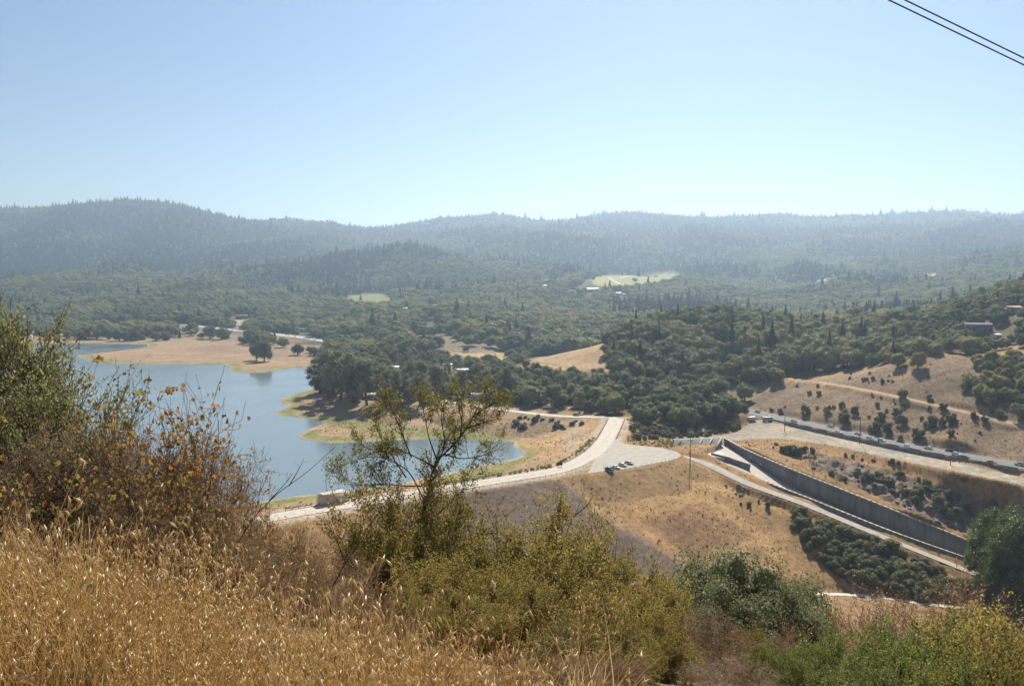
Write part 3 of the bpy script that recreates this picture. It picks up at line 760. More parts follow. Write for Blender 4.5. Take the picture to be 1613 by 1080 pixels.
# divider at the head
dv = [P(1120, 714, -3.2), P(1150, 722, -4.5), P(1181, 733, -6.5)]
w = MB()
for a, b in zip(dv[:-1], dv[1:]): w.beam(np.array(a) - [0, 0, 1.5], np.array(b) - [0, 0, 1.5], 1.0, 4.0)
link("divider_wall", w.mesh("divider_wall"), M_CONC_DARK, spill)
w = MB()
a0, a1, a2, a3 = P(1096, 716, -3.3), P(1136, 711, -3.3), P(1146, 720, -4.3), P(1114, 724, -4.3)
w.add([a0, a1, a2, a3, a0 - [0, 0, 3], a1 - [0, 0, 3], a2 - [0, 0, 3], a3 - [0, 0, 3]], np.array([[0, 1, 2, 3], [0, 4, 5, 1], [1, 5, 6, 2], [2, 6, 7, 3], [3, 7, 4, 0]]))
link("head_slab", w.mesh("head_slab"), M_CONC_PALE, spill)
# approach wall with ribs
w = MB()
b0, b1 = P(1062, 693, -1.2), P(1140, 690, -0.8)
f0, f1 = P(1058, 708, -6.0), P(1128, 713, -6.0)
w.add([b0, b1, f1, f0, b0 - [0, -4, 0], b1 - [0, -4, 0], b1 + [0, 4, -8], b0 + [0, 4, -8]], np.array([[0, 3, 2, 1], [0, 1, 5, 4], [4, 5, 6, 7]]))
link("approach_wall", w.mesh("approach_wall"), M_CONC_DARK, spill)
for t in (0.12, 0.34, 0.56, 0.76, 0.95):
    w = MB(); w.beam(b0 * (1 - t) + b1 * t + [0, -0.6, 0.3], f0 * (1 - t) + f1 * t + [0, -0.6, 0.3], 0.6, 1.0)
    link("rib", w.mesh("rib"), M_CONC, spill)
# faded white spray paint on the far wall
pm, pnt, pout = new_mat("faded_spray_paint")
b_ = node(pnt, "ShaderNodeBsdfPrincipled", i_Roughness=0.9); b_.inputs["Base Color"].default_value = (0.46, 0.45, 0.42, 1); pnt.links.new(b_.outputs[0], pout.inputs[0])
rs = np.random.default_rng(3)
for (px0, px1) in ((1182, 1196), (1197, 1220)):
    for k in range(4 if px1 < 1197 else 6):
        px = rs.uniform(px0, px1)
        i = int(np.argmin(np.abs(project(FA[:, 0], FA[:, 1], FA[:, 2])[0] - px)))
        c = FA[i] + [0, -0.12, -rs.uniform(1.8, 4.2)]
        t = np.array([T_[i, 0], T_[i, 1], 0])
        pts = []
        for q in range(7):
            an = q / 6 * rs.uniform(3.5, 5.5) + rs.uniform(0, 6)
            pts.append(c + t * math.cos(an) * rs.uniform(0.5, 1.0) + np.array([0, 0, 1.0]) * math.sin(an) * rs.uniform(0.5, 1.0))
        w = MB(); w.tube(pts, 0.2, 4)
        link("spray_paint_mark", w.mesh("spray_paint_mark"), pm, spill)

# ---- retaining wall and barrier between lot and highway
Lh = resample(HWY[18:], 12.0)
Th = np.gradient(Lh[:, :2], axis=0); Th /= np.linalg.norm(Th, axis=1, keepdims=True)
Nh = np.stack([-Th[:, 1], Th[:, 0]], 1); sgn = -np.sign((Nh * np.array([0, 1.0])).sum(1)[:1])[0]
barrier = thing("concrete_barrier", "long low concrete barrier between the gravel lot and the highway", "barrier")
EDGE = np.c_[Lh[:, :2] + Nh * sgn * 8.1, Lh[:, 2]]
for i in range(len(EDGE) - 1):
    d = EDGE[i + 1] - EDGE[i]; a = EDGE[i] + d * 0.004; b = EDGE[i + 1] - d * 0.004
    w = MB(); w.beam(a + [0, 0, -0.5], b + [0, 0, -0.5], 0.55, 3.0)
    w.beam(a + [0, 0, 1.06], b + [0, 0, 1.06], 0.32, 0.12)
    link("barrier_segment", w.mesh("barrier_segment"), M_CONC_DARK, barrier)

# ---- guard rails, fence
def guard_rail(label, line, post_step=2.6, h=0.72, mat=M_STEEL, rails=((0.60, 0.30),), off=0.0, group=None, wood=True):
    L = resample(line, post_step)
    t = thing("guard_rail", label, "guard rail", L[0], group=group)
    w = MB(); w.box((0, 0, h / 2 - 0.15), (0.18, 0.18, h + 0.3)); pme = w.mesh("post")
    for p in L: link("post", pme, M_WOOD if wood else mat, t, p - L[0])
    for rz_, rh in rails:
        w = MB()
        for a, b in zip(L[:-1], L[1:]): w.beam(a - L[0] + [0, 0, rz_], b - L[0] + [0, 0, rz_], 0.09, rh)
        link("rail", w.mesh("rail"), mat, t)
    return t
def offset_line(line, off):
    T = np.gradient(line[:, :2], axis=0); T /= np.linalg.norm(T, axis=1, keepdims=True) + 1e-9
    return np.c_[line[:, :2] + np.stack([-T[:, 1], T[:, 0]], 1) * off, line[:, 2] + 0.05]
DR = resample(DAM, 2.0)
DPX = project(DR[:, 0], DR[:, 1], DR[:, 2])[0]; DPY = project(DR[:, 0], DR[:, 1], DR[:, 2])[1]
def dam_part(px0, px1, off):
    m = (DPX >= px0) & (DPX <= px1) & (DPY > 659)
    return offset_line(DR, off)[m]
guard_rail("steel guard rail on the lake side of the bend", dam_part(898, 962, 5.6))
guard_rail("low guard rail on the lake side of the dam road, mid stretch", dam_part(690, 838, 6.2))
guard_rail("guard rail on the lake side near the small beige building", dam_part(452, 502, 6.0))
guard_rail("pale bridge railing on the valley side where the road meets the trees", dam_part(955, 975, -5.4), rails=((0.95, 0.18), (0.5, 0.18)), h=1.05, mat=M_CONC_PALE, wood=False)
guard_rail("pale bridge railing on the lake side where the road meets the trees", dam_part(953, 975, 5.0), rails=((0.95, 0.18), (0.5, 0.18)), h=1.05, mat=M_CONC_PALE, wood=False)
fl = resample(offset_line(DR, -8.2)[(DPX > 640) & (DPX < 905)], 3.2)
fl = np.concatenate([fl, resample(np.array([fl[-1], P(985, 740, 0), P(1032, 732, 0), P(1068, 723, 0)]), 3.2)[1:]])
fence = thing("wire_fence", "thin wire fence on the valley side of the dam road", "fence", fl[0])
w = MB(); w.tube([(0, 0, -0.3), (0, 0, 1.75)], 0.05, 5); pme = w.mesh("fence_post")
for p in fl: link("fence_post", pme, M_STEEL, fence, p - fl[0])
for hz in (0.3, 0.75, 1.2, 1.7):
    w = MB(); w.tube([q - fl[0] + [0, 0, hz] for q in fl], 0.015, 3); link("fence_wire", w.mesh("fence_wire"), M_STEEL, fence)
# ------------------------------------------------------------------ trees: meshes
def ico(sub=0):
    bm = bmesh.new(); bmesh.ops.create_icosphere(bm, subdivisions=sub + 1, radius=1.0)
    V = np.array([v.co[:] for v in bm.verts]); F = np.array([[v.index for v in f.verts] for f in bm.faces]); bm.free()
    return V, F
ICO0, ICO1 = ico(0), ico(1)

def leaf_quads(pos, nrm, size, r, fold=0.25, aspect=0.6):
    """one small leaf or spray per point, facing roughly along nrm"""
    n = len(pos)
    nrm = nrm / (np.linalg.norm(nrm, axis=1, keepdims=True) + 1e-9)
    a = np.cross(nrm, r.normal(size=(n, 3))); a /= np.linalg.norm(a, axis=1, keepdims=True) + 1e-9
    b = np.cross(nrm, a)
    s = np.asarray(size).reshape(-1, 1) if not np.isscalar(size) else np.full((n, 1), size)
    V = np.stack([pos - a * s, pos - b * s * aspect + nrm * s * fold, pos + a * s, pos + b * s * aspect + nrm * s * fold], 1).reshape(-1, 3)
    return V, np.arange(4 * n).reshape(n, 4)

def lobed(r, lobes, n_leaf, leaf, core=0.82, ico_mesh=ICO0, up=0.35, wild=0.38, shell=(0.82, 1.12)):
    """leaves over the skin of many lobes; lobes (m,4): centre and radius"""
    mb = MB()
    lobes = np.asarray(lobes)
    w = lobes[:, 3] ** 2; k = r.choice(len(lobes), n_leaf * 2, p=w / w.sum())
    d = r.normal(size=(len(k), 3)); d[:, 2] += up; d /= np.linalg.norm(d, axis=1, keepdims=True)
    pos = lobes[k, :3] + d * lobes[k, 3:4] * r.uniform(*shell, (len(k), 1))
    inside = np.zeros(len(k), bool)
    for j in range(len(lobes)):
        q = np.linalg.norm(pos - lobes[j, :3], axis=1) < lobes[j, 3] * 0.78
        inside |= q & (k != j)
    pos, d = pos[~inside][:n_leaf], d[~inside][:n_leaf]
    V, F = leaf_quads(pos, d + np.array([0, 0, 0.45]) + r.normal(size=d.shape) * wild, leaf * r.uniform(0.6, 1.35, len(pos)), r)
    mb.add(V, F)
    if core:  # solid core added inside each lobe to block light and view between leaves
        for c in lobes:
            V = ico_mesh[0] * (1 + r.normal(size=(len(ico_mesh[0]), 1)) * 0.12) * c[3] * core + c[:3]
            mb.add(V, ico_mesh[1])
    return mb

def trunk_mesh(r, h0, spread, n_limb, rad, lean=0.03):
    mb = MB()
    top = np.array([r.normal() * lean, r.normal() * lean, h0])
    mb.tube([(0, 0, -0.06), top * 0.5 + r.normal(size=3) * 0.012, top], [rad * 1.35, rad, rad * 0.8], 7)
    for i in range(n_limb):
        a = i * 2 * math.pi / n_limb + r.uniform(-0.5, 0.5)
        e = top + np.array([math.cos(a) * spread, math.sin(a) * spread, r.uniform(0.16, 0.32)]) * r.uniform(0.7, 1.1)
        mid = (top + e) / 2 + r.normal(size=3) * 0.03
        mb.tube([top - (0, 0, 0.03), mid, e], [rad * 0.7, rad * 0.45, rad * 0.18], 5)
    return mb.mesh("trunk", True)

def oak_crown(seed, n_leaf=2200, leaf=0.022, n_lobe=24, rx=0.5, low=0.12, ico_mesh=ICO0):
    r = np.random.default_rng(seed)
    L = []
    for i in range(n_lobe):
        d = r.normal(size=3); d /= np.linalg.norm(d)
        q = r.uniform(0.45, 0.8)
        c = np.array([d[0] * rx * q, d[1] * rx * q, 0.51 + d[2] * 0.40 * q])
        c[2] = max(c[2], low + 0.12)
        L.append([*c, r.uniform(0.13, 0.21)])
    L.append([0, 0, 0.55, 0.30])
    return lobed(r, L, n_leaf, leaf, ico_mesh=ico_mesh).mesh("crown")
def conifer_crown(seed, n_leaf=1500, leaf=0.03, rad=0.16, layers=13):
    r = np.random.default_rng(seed)
    mb = MB()
    t = 1 - np.sqrt(r.uniform(0.0, 1, n_leaf)) * 0.9
    saw = 0.62 + 0.38 * (1 - (t * layers + r.uniform(0, 0.25, n_leaf)) % 1.0)
    gap = 0.75 + 0.35 * np.sin(t * 19 + seed)
    ang = r.uniform(0, 2 * math.pi, n_leaf)
    rr = rad * (1 - t) ** 0.75 * saw * r.uniform(0.55, 1.12, n_leaf) * (0.8 + 0.3 * gap * np.sin(ang * 2 + t * 9))
    pos = np.stack([np.cos(ang) * rr, np.sin(ang) * rr, t], 1)
    nrm = np.stack([np.cos(ang) * 0.7, np.sin(ang) * 0.7, np.full(n_leaf, 0.6)], 1) + r.normal(size=(n_leaf, 3)) * 0.45
    V, F = leaf_quads(pos, nrm, leaf * (0.5 + 0.8 * (1 - t)) * r.uniform(0.7, 1.3, n_leaf), r)
    mb.add(V, F)
    for k in range(5):
        z0 = 0.12 + k * 0.17
        a = np.arange(7) * 2 * math.pi / 7
        ring = np.stack([np.cos(a), np.sin(a), 0 * a], 1) * rad * (1 - z0) ** 0.75 * 0.62 + [0, 0, z0]
        mb.add(np.concatenate([ring, [[0, 0, min(z0 + 0.28, 0.99)]]]), np.array([[i, (i + 1) % 7, 7] for i in range(7)]))
    return mb.mesh("crown")
def euc_crown(seed, n_leaf=2200, leaf=0.017, n_lobe=26):
    r = np.random.default_rng(seed)
    L = []
    for i in range(n_lobe):
        z = r.uniform(0.26, 0.93)
        w = 0.30 * math.sin(min(1, (1.06 - z) / 0.55) * math.pi / 2)
        a = r.uniform(0, 6.28)
        L.append([math.cos(a) * w * r.uniform(0.3, 1), math.sin(a) * w * r.uniform(0.3, 1), z, r.uniform(0.06, 0.125)])
    return lobed(r, L, n_leaf, leaf, core=0.7, up=0.1, wild=0.9, shell=(0.7, 1.2)).mesh("crown")
def bush_crown(seed, n_leaf=1700, leaf=0.036, n_lobe=18):
    r = np.random.default_rng(seed)
    L = []
    for i in range(n_lobe):
        a = r.uniform(0, 6.28); q = math.sqrt(r.uniform(0, 1)) * 0.42
        z = r.uniform(0.12, 0.78) * (1.1 - q)
        L.append([math.cos(a) * q * (0.75 + 0.4 * math.sin(seed * 1.7)), math.sin(a) * q, z, r.uniform(0.10, 0.25)])
    return lobed(r, L, n_leaf, leaf, up=0.4, shell=(0.75, 1.3)).mesh("crown")

OAK_STOPS = [(0.0, (0.055, 0.07, 0.036)), (0.2, (0.10, 0.12, 0.055)), (0.42, (0.17, 0.18, 0.085)), (0.62, (0.20, 0.215, 0.085)), (0.82, (0.29, 0.27, 0.115)), (0.93, (0.33, 0.27, 0.11)), (1.0, (0.30, 0.19, 0.09))]
M_OAK = leaf_mat("oak_leaves", OAK_STOPS, 0.3, 0.01, leaf_w=0.25)
M_EUC = leaf_mat("eucalyptus_leaves", [(0.0, (0.13, 0.14, 0.085)), (0.5, (0.20, 0.205, 0.12)), (1.0, (0.29, 0.27, 0.15))], 0.3, 0.012)
M_CON = leaf_mat("conifer_needles", [(0.0, (0.03, 0.045, 0.03)), (0.6, (0.05, 0.07, 0.042)), (1.0, (0.085, 0.10, 0.055))], 0.25, 0.008)
M_BUSH = leaf_mat("hillside_brush_leaves", [(0.0, (0.075, 0.08, 0.038)), (0.5, (0.135, 0.138, 0.06)), (0.8, (0.20, 0.18, 0.08)), (0.93, (0.22, 0.15, 0.085)), (1.0, (0.25, 0.14, 0.08))], 0.22, 0.012)
M_BARK = surf_mat("bark", (0.13, 0.105, 0.08), 0.95, 0.45, 9.0, bump=0.4)

OAKS = [(oak_crown(100 + i, rx=0.46 + 0.04 * (i % 3)), trunk_mesh(np.random.default_rng(i), 0.34, 0.28, 4, 0.035)) for i in range(6)]
EUCS = [(euc_crown(200 + i), trunk_mesh(np.random.default_rng(20 + i), 0.45, 0.2, 5, 0.022)) for i in range(4)]
CONS = [(conifer_crown(300 + i, rad=0.15 + 0.03 * i), trunk_mesh(np.random.default_rng(40 + i), 0.5, 0.02, 2, 0.022, 0.004)) for i in range(3)]
BUSHES = [(bush_crown(400 + i), trunk_mesh(np.random.default_rng(60 + i), 0.18, 0.28, 4, 0.035)) for i in range(4)]
for S, mt in ((OAKS, M_OAK), (EUCS, M_EUC), (CONS, M_CON), (BUSHES, M_BUSH)):
    for c, t in S: c.materials.append(mt); t.materials.append(M_BARK)

def plant(kind_meshes, name, label, cat, loc, h, rz, group, wide=1.0, tilt=0.0):
    c, t = kind_meshes
    o = thing(name, label, cat, loc, rz, group, (h * wide, h * wide, h))
    o.rotation_euler[0] = tilt
    link("crown", c, None, o); link("trunk", t, None, o)
    return o

# ------------------------------------------------------------------ trees: where
ONE = np.random.default_rng(11)
def pick(y0, y1, step, poly=None, umax=0.70):
    gx = np.arange(-umax * y1, umax * y1, step); gy = np.arange(y0, y1, step)
    X, Y = np.meshgrid(gx, gy)
    X = (X + ONE.uniform(-0.46, 0.46, X.shape) * step).ravel(); Y = (Y + ONE.uniform(-0.46, 0.46, Y.shape) * step).ravel()
    m = (np.abs(X) < umax * Y) & (Y > y0) & (Y < y1)
    X, Y = X[m], Y[m]
    Z = height(X, Y)
    px, py = project(X, Y, Z)
    if poly is not None:
        k = in_poly(px, py, poly); X, Y, Z, px, py = X[k], Y[k], Z[k], px[k], py[k]
    return X, Y, Z, px, py
def clear(X, Y):
    ok = np.ones(len(X), bool)
    for L, dmin in ((DAM, 11), (SHORE_ROAD, 7), (HWY, 11), (SERVICE, 5), (FAR_HWY, 17), (NEAR_WALL, 3.5), (FAR_WALL, 4), (HILL_TRACK, 4), (RAMP, 6)):
        ok &= seg_dist(X, Y, L) > dmin
    ok &= ~in_poly(X, Y, LOT) & ~in_poly(X, Y, DAM_LOT) & ~in_poly(X, Y, CHUTE_POLY)
    d = seg_dist(X, Y, LAKE, closed=True)
    ok &= ~in_poly(X, Y, LAKE) & ((d > 10) | (Y < 230))
    for f in (0.985, 0.97, 0.955): ok &= (seg_dist(X, Y, FAR_HWY[10:55] * f) > 12) | (Y < 1100)
    for hx, hy, hl, hw_ in SIGHT: ok &= ~((np.abs(X - hx * Y / hy) < hw_) & (Y < hy + 12) & (Y > hy - hl))
    for cx, cy_, rr in CLEARINGS: ok &= (X - cx) ** 2 + (Y - cy_) ** 2 > rr * rr
    return ok

# houses stand in small clearings (filled in below): x, y, radius
HOUSES = {k: on_ground(*v) for k, v in dict(knoll=(1010, 520, 650, 900), hill_low=(1545, 527, 500, 900), hill_high=(1600, 492, 500, 1000), shed=(1572, 532, 500, 900), tiny=(1478, 490, 500, 1200),
          barn=(930, 460, 1500, 2600), hall=(900, 455, 1500, 2700), cottage=(975, 464, 1500, 2600), lodge=(985, 466, 1500, 2600), cabin=(857, 452, 1500, 2600), far_a=(1296, 445, 1500, 3000), far_b=(1305, 441, 1500, 3000), far_c=(1470, 438, 1500, 3400),
          grove_a=(615, 592, 600, 1000), grove_b=(702, 589, 600, 1000), grove_c=(727, 600, 580, 1000), grove_d=(592, 629, 560, 900), grove_e=(755, 630, 540, 900), road_a=(765, 606, 600, 1000), road_b=(800, 598, 600, 1000),
          valley_a=(640, 490, 1200, 2200), valley_b=(685, 486, 1200, 2200), valley_c=(680, 505, 1100, 2000), west_a=(380, 502, 1400, 2200), west_b=(480, 523, 1200, 2000)).items()}
CLEARINGS = [(v[0], v[1] - (9 if v[1] < 1100 else 18), 14 if v[1] < 1100 else 26) for v in HOUSES.values()]

SIGHT = [(v[0], v[1], 45 if v[1] < 1100 else 190, 6 if v[1] < 1100 else 13) for v in HOUSES.values()]
trees = []      # (species, x, y, z, height, group key)
def sow(species_p, X, Y, Z, hfun, key, prob=1.0):
    k = clear(X, Y) & (ONE.uniform(size=len(X)) < prob)
    for x, y, z in zip(X[k], Y[k], Z[k]):
        sp = ONE.choice(list(species_p), p=list(species_p.values()))
        hq = hfun(sp)
        if key == "grove" and y > 700 and x > -110: hq *= 0.55
        trees.append((sp, x, y, z, hq, key))
hh = lambda o, e, c: (lambda sp: {"oak": ONE.uniform(*o), "euc": ONE.uniform(*e), "con": ONE.uniform(*c)}[sp])
X, Y, Z, px, py = pick(585, 900, 13.0, [(497, 572), (560, 560), (700, 566), (800, 585), (812, 640), (700, 636), (640, 640), (560, 632), (500, 622)])
sow({"oak": 0.42, "euc": 0.58}, X, Y, Z, hh((11, 17), (17, 27), (15, 20)), "grove")
X, Y, Z, px, py = pick(488, 720, 11.0, [(780, 596), (840, 592), (960, 602), (1120, 606), (1180, 630), (1192, 656), (1150, 668), (1085, 676), (1040, 692), (990, 690), (982, 652), (900, 650), (780, 634)])
sow({"oak": 0.85, "euc": 0.15}, X, Y, Z, hh((9, 16), (13, 19), (15, 20)), "roadside")
X, Y, Z, px, py = pick(590, 900, 13.5, [(955, 540), (1000, 522), (1130, 490), (1330, 508), (1420, 520), (1420, 560), (1345, 585), (1300, 588), (1130, 604), (960, 604)])
sow({"oak": 0.94, "con": 0.06}, X, Y, Z, hh((12, 22), (12, 16), (20, 30)), "knoll")
X, Y, Z, px, py = pick(545, 1250, 9.5, [(1345, 584), (1400, 560), (1420, 505), (1500, 480), (1700, 380), (1700, 555), (1613, 575), (1540, 566), (1450, 562)], 0.75)
sow({"oak": 0.95, "con": 0.05}, X, Y, Z, hh((7, 13), (12, 16), (11, 17)), "sidehill")
X, Y, Z, px, py = pick(400, 580, 7.0, [(1500, 600), (1540, 575), (1640, 560), (1640, 672), (1560, 645)], 0.75)
sow({"oak": 1.0}, X, Y, Z, hh((6, 11), (12, 16), (11, 16)), "upperslope", 0.85)

OPEN = [([(785, 596), (850, 556), (955, 531), (968, 560), (955, 606), (900, 614), (840, 600)], 560, 930, 0.02), ([(-900, 526), (200, 529), (420, 537), (520, 545), (505, 582), (360, 594), (100, 577), (-900, 580)], 850, 1400, 0.0),
        ([(925, 438), (985, 427), (1065, 427), (1080, 437), (1060, 447), (985, 458), (945, 463), (905, 463), (905, 455)], 1700, 3300, 0.005), ([(545, 465), (600, 461), (625, 470), (615, 486), (560, 488), (542, 476)], 1500, 2800, 0.01),
        ([(695, 552), (790, 550), (805, 572), (720, 566)], 800, 1400, 0.0), ([(640, 528), (700, 523), (790, 540), (800, 556), (700, 556), (650, 548)], 850, 1450, 0.10), ([(200, 506), (420, 523), (530, 538), (500, 550), (300, 534), (200, 516)], 1150, 1700, 0.12),
        ([(340, 501), (390, 501), (395, 516), (355, 514)], 1300, 2100, 0.03), ([(1265, 444), (1312, 438), (1322, 457), (1270, 460)], 1500, 3300, 0.1), ([(1445, 430), (1502, 426), (1508, 442), (1450, 442)], 1500, 3700, 0.1)]
far_pts = []
for y0, y1, step in ((860, 1800, 11.0), (1800, 3200, 13.0), (3200, 5700, 16.0)):
    X, Y, Z, px, py = pick(y0, y1, step)
    pr = np.ones(len(X))
    for poly, a, b, p in OPEN: pr = np.where(in_poly(px, py, poly) & (Y > a) & (Y < b), p, pr)
    gaps = sstep(0.32, 0.5, fbm(X / 140, Y / 140, 51, 3)) * sstep(1200, 1500, Y) * (1 - sstep(2700, 3400, Y))
    pr *= 1 - 0.75 * gaps
    pr = np.where((Y < 1000) & (py < 560) & (px > 540) & (px < 960), pr * 0.9, pr)
    k = (ONE.uniform(size=len(X)) < pr) & clear(X, Y)
    dens = 1.5 * fbm(X / 330, Y / 420, 57, 3) + np.clip((Y - 2300) / 2200, -0.45, 0.5)
    con = ONE.uniform(size=len(X)) < np.clip(0.10 + dens * 1.5, 0.015, 0.85)
    hgt = np.where(con, ONE.uniform(15, 34, len(X)) * np.where(ONE.uniform(size=len(X)) < 0.08, 1.45, 1.0), ONE.uniform(11, 24, len(X)))
    hgt = np.where((Y < 1010) & (px > 600) & (px < 840), hgt * 0.5, hgt)
    top = Y > 4000
    hgt = np.where(top & (ONE.uniform(size=len(X)) < 0.09), hgt * 1.5, hgt)
    far_pts.append(np.stack([X, Y, Z, hgt, con], 1)[k])
far_pts = np.concatenate(far_pts)

GROUPS = {"grove": ("in the dense grove on the lake point", "trees of the grove on the lake point"), "roadside": ("in the wood at the far end of the dam road", "trees in the wood beyond the dam road"),
          "knoll": ("in the wood covering the round knoll", "trees covering the knoll"), "sidehill": ("on the wooded slope climbing to the right edge", "trees on the slope at the right edge"),
          "upperslope": ("clustered on the upper dry slope above the dirt track", "trees above the dirt track")}
KIND = {"oak": ("oak_tree", "dark green round-crowned oak", OAKS), "euc": ("eucalyptus_tree", "tall grey-green eucalyptus", EUCS), "con": ("conifer_tree", "dark pointed conifer", CONS)}
vis = [(t[4] / t[2], i) for i, t in enumerate(trees) if abs(t[1] / t[2]) < 0.65]
vis.sort(reverse=True)
chosen = set()
count = {"oak": 0, "euc": 0, "con": 0}
for _, i in vis:
    sp = trees[i][0]
    if count[sp] < 285: chosen.add(i); count[sp] += 1
woods = []
for i, (sp, x, y, z, h, key) in enumerate(trees):
    if i in chosen:
        nm, lab, S = KIND[sp]
        plant(S[ONE.integers(len(S))], nm, lab + " " + GROUPS[key][0], "tree", (x, y, z - 0.2), h, ONE.uniform(0, 6.28), lab.split()[-1] + " " + GROUPS[key][1], ONE.uniform(0.95, 1.25) if sp != "con" else ONE.uniform(0.85, 1.1))
    else:
        woods.append((sp, x, y, z, h))

# the rest of the forest: one mass, far too many to count
def scatter(name, label, meshes, pts, hts, kind="stuff", wide=(0.9, 1.2), cat="forest", tilt=0.06, rots=None):
    src = []
    for i, (me) in enumerate(meshes):
        src.append(bpy.data.objects.new(name + "_source", me))
    me = bpy.data.meshes.new(name); me.vertices.add(len(pts)); me.vertices.foreach_set("co", np.ascontiguousarray(pts, np.float32).ravel())
    n = len(pts); q = np.random.default_rng(len(pts))
    w = q.uniform(*wide, n)
    sc = np.stack([hts * w, hts * w, hts], 1).astype(np.float32)
    me.attributes.new("size", 'FLOAT_VECTOR', 'POINT').data.foreach_set("vector", sc.ravel())
    ro = np.stack([q.normal(size=n) * tilt, q.normal(size=n) * tilt, q.uniform(0, 6.283, n)], 1).astype(np.float32) if rots is None else rots.astype(np.float32)
    me.attributes.new("turn", 'FLOAT_VECTOR', 'POINT').data.foreach_set("vector", ro.ravel())
    me.attributes.new("which", 'INT', 'POINT').data.foreach_set("value", q.integers(0, len(meshes), n).astype(np.int32))
    o = link(name, me)
    ng = bpy.data.node_groups.new(name, 'GeometryNodeTree')
    ng.interface.new_socket("Geometry", in_out='INPUT', socket_type='NodeSocketGeometry'); ng.interface.new_socket("Geometry", in_out='OUTPUT', socket_type='NodeSocketGeometry')
    gin, gout = ng.nodes.new("NodeGroupInput"), ng.nodes.new("NodeGroupOutput")
    join = ng.nodes.new("GeometryNodeJoinGeometry")
    def named(nm, ty):
        a = ng.nodes.new("GeometryNodeInputNamedAttribute"); a.data_type = ty; a.inputs["Name"].default_value = nm
        return a.outputs[0]
    size, turn, which = named("size", 'FLOAT_VECTOR'), named("turn", 'FLOAT_VECTOR'), named("which", 'INT')
    for i, s in enumerate(src):
        oi = ng.nodes.new("GeometryNodeObjectInfo"); oi.inputs["Object"].default_value = s
        oi.inputs["As Instance"].default_value = True
        cmp_ = ng.nodes.new("FunctionNodeCompare"); cmp_.data_type = 'INT'; cmp_.operation = 'EQUAL'
        ng.links.new(which, cmp_.inputs[2]); cmp_.inputs[3].default_value = i
        ip = ng.nodes.new("GeometryNodeInstanceOnPoints")
        ng.links.new(gin.outputs[0], ip.inputs["Points"]); ng.links.new(cmp_.outputs[0], ip.inputs["Selection"])
        ng.links.new(oi.outputs["Geometry"], ip.inputs["Instance"]); ng.links.new(turn, ip.inputs["Rotation"]); ng.links.new(size, ip.inputs["Scale"])
        ng.links.new(ip.outputs[0], join.inputs[0])
    ng.links.new(join.outputs[0], gout.inputs[0])
    md = o.modifiers.new("scatter", 'NODES'); md.node_group = ng
    tag(o, label, cat, kind=kind)
    return o
FAR_OAK = [oak_crown(500 + i, 420, 0.045, 12) for i in range(4)]
FAR_CON = [conifer_crown(520 + i, 260, 0.06, 0.15 + 0.02 * i, 9) for i in range(3)]
for m in FAR_OAK: m.materials.append(M_OAK)
for m in FAR_CON: m.materials.append(M_CON)
ok_ = far_pts[:, 4] < 0.5
scatter("broadleaf_forest", "hazy broadleaf forest covering the valley and far hills", FAR_OAK, far_pts[ok_, :3] - [0, 0, 0.6], far_pts[ok_, 3], wide=(0.95, 1.45))
scatter("conifer_forest", "hazy dark conifer forest over the far ridges", FAR_CON, far_pts[~ok_, :3] - [0, 0, 0.6], far_pts[~ok_, 3], wide=(1.0, 1.7), tilt=0.02)
for sp, nm, lab in (("oak", "oak_woods", "further oaks filling the woods round the knoll and dam"), ("euc", "eucalyptus_woods", "further eucalyptus filling the grove"), ("con", "conifer_woods", "further conifers among the oaks")):
    a = np.array([t[1:] for t in woods if t[0] == sp])
    if len(a): scatter(nm, lab, [c for c, _ in KIND[sp][2]], a[:, :3] - [0, 0, 0.2], a[:, 3])
print("trees as things", count, "woods", len(woods), "far", len(far_pts))

# single trees and shrubs one can point at
def at_px(S, name, label, cat, px, py, hpx, group=None, wide=1.0, y0=250, y1=1500):
    p = on_ground(px, py, y0, y1)
    return plant(S[ONE.integers(len(S))], name, label, cat, p - [0, 0, 0.15], hpx * p[1] / FPX, ONE.uniform(0, 6.28), group, wide)
at_px(OAKS, "oak_tree", "larger of two trees standing side by side on the bare lake flat", "tree", 416, 569, 40, wide=0.75, y0=850)
at_px(OAKS, "oak_tree", "smaller of two trees standing side by side on the bare lake flat", "tree", 404, 567, 32, wide=0.7, y0=850)
at_px(OAKS, "oak_tree", "single small round tree on the flat, right of the two tall ones", "tree", 469, 559, 20, wide=1.0, y0=850)
at_px(OAKS, "oak_tree", "round tree just above the single small tree on the lake flat", "tree", 446, 547, 18, wide=1.1, y0=850)
for px, py, h in ((120, 533, 22), (136, 534, 26), (150, 535, 24), (168, 535, 26), (186, 536, 24), (205, 536, 22), (224, 536, 20), (243, 536, 16), (262, 537, 15), (90, 533, 24), (105, 533, 20), (330, 533, 22), (345, 534, 26), (355, 535, 22), (385, 541, 20), (398, 543, 24), (486, 556, 14), (500, 560, 16)):
    at_px(BUSHES if (px % 3) else OAKS, "shore_tree", "bushy tree in the dark row along the far lake shore", "tree", px + ONE.uniform(-5, 5), py + ONE.uniform(-1.5, 1), h * ONE.uniform(0.7, 1.15), "trees in a row along the far lake shore", ONE.uniform(0.9, 1.5), 900)
for px, py, h in ((1180, 603, 30), (1203, 601, 28), (1222, 601, 25), (1165, 605, 17)):
    at_px(OAKS, "oak_tree", "oak in the small clump on the crest of the dry hill", "tree", px, py, h, "oaks clumped on the dry hill crest", 1.2, 500, 800)
at_px(OAKS, "oak_tree", "lone dark tree on the bare hill crest, casting a long shadow, left of its twin", "tree", 1414, 578, 26, None, 1.0, 450, 800)
at_px(OAKS, "oak_tree", "lone dark tree on the bare hill crest above the track, right of its twin", "tree", 1446, 580, 30, None, 0.95, 440, 800)
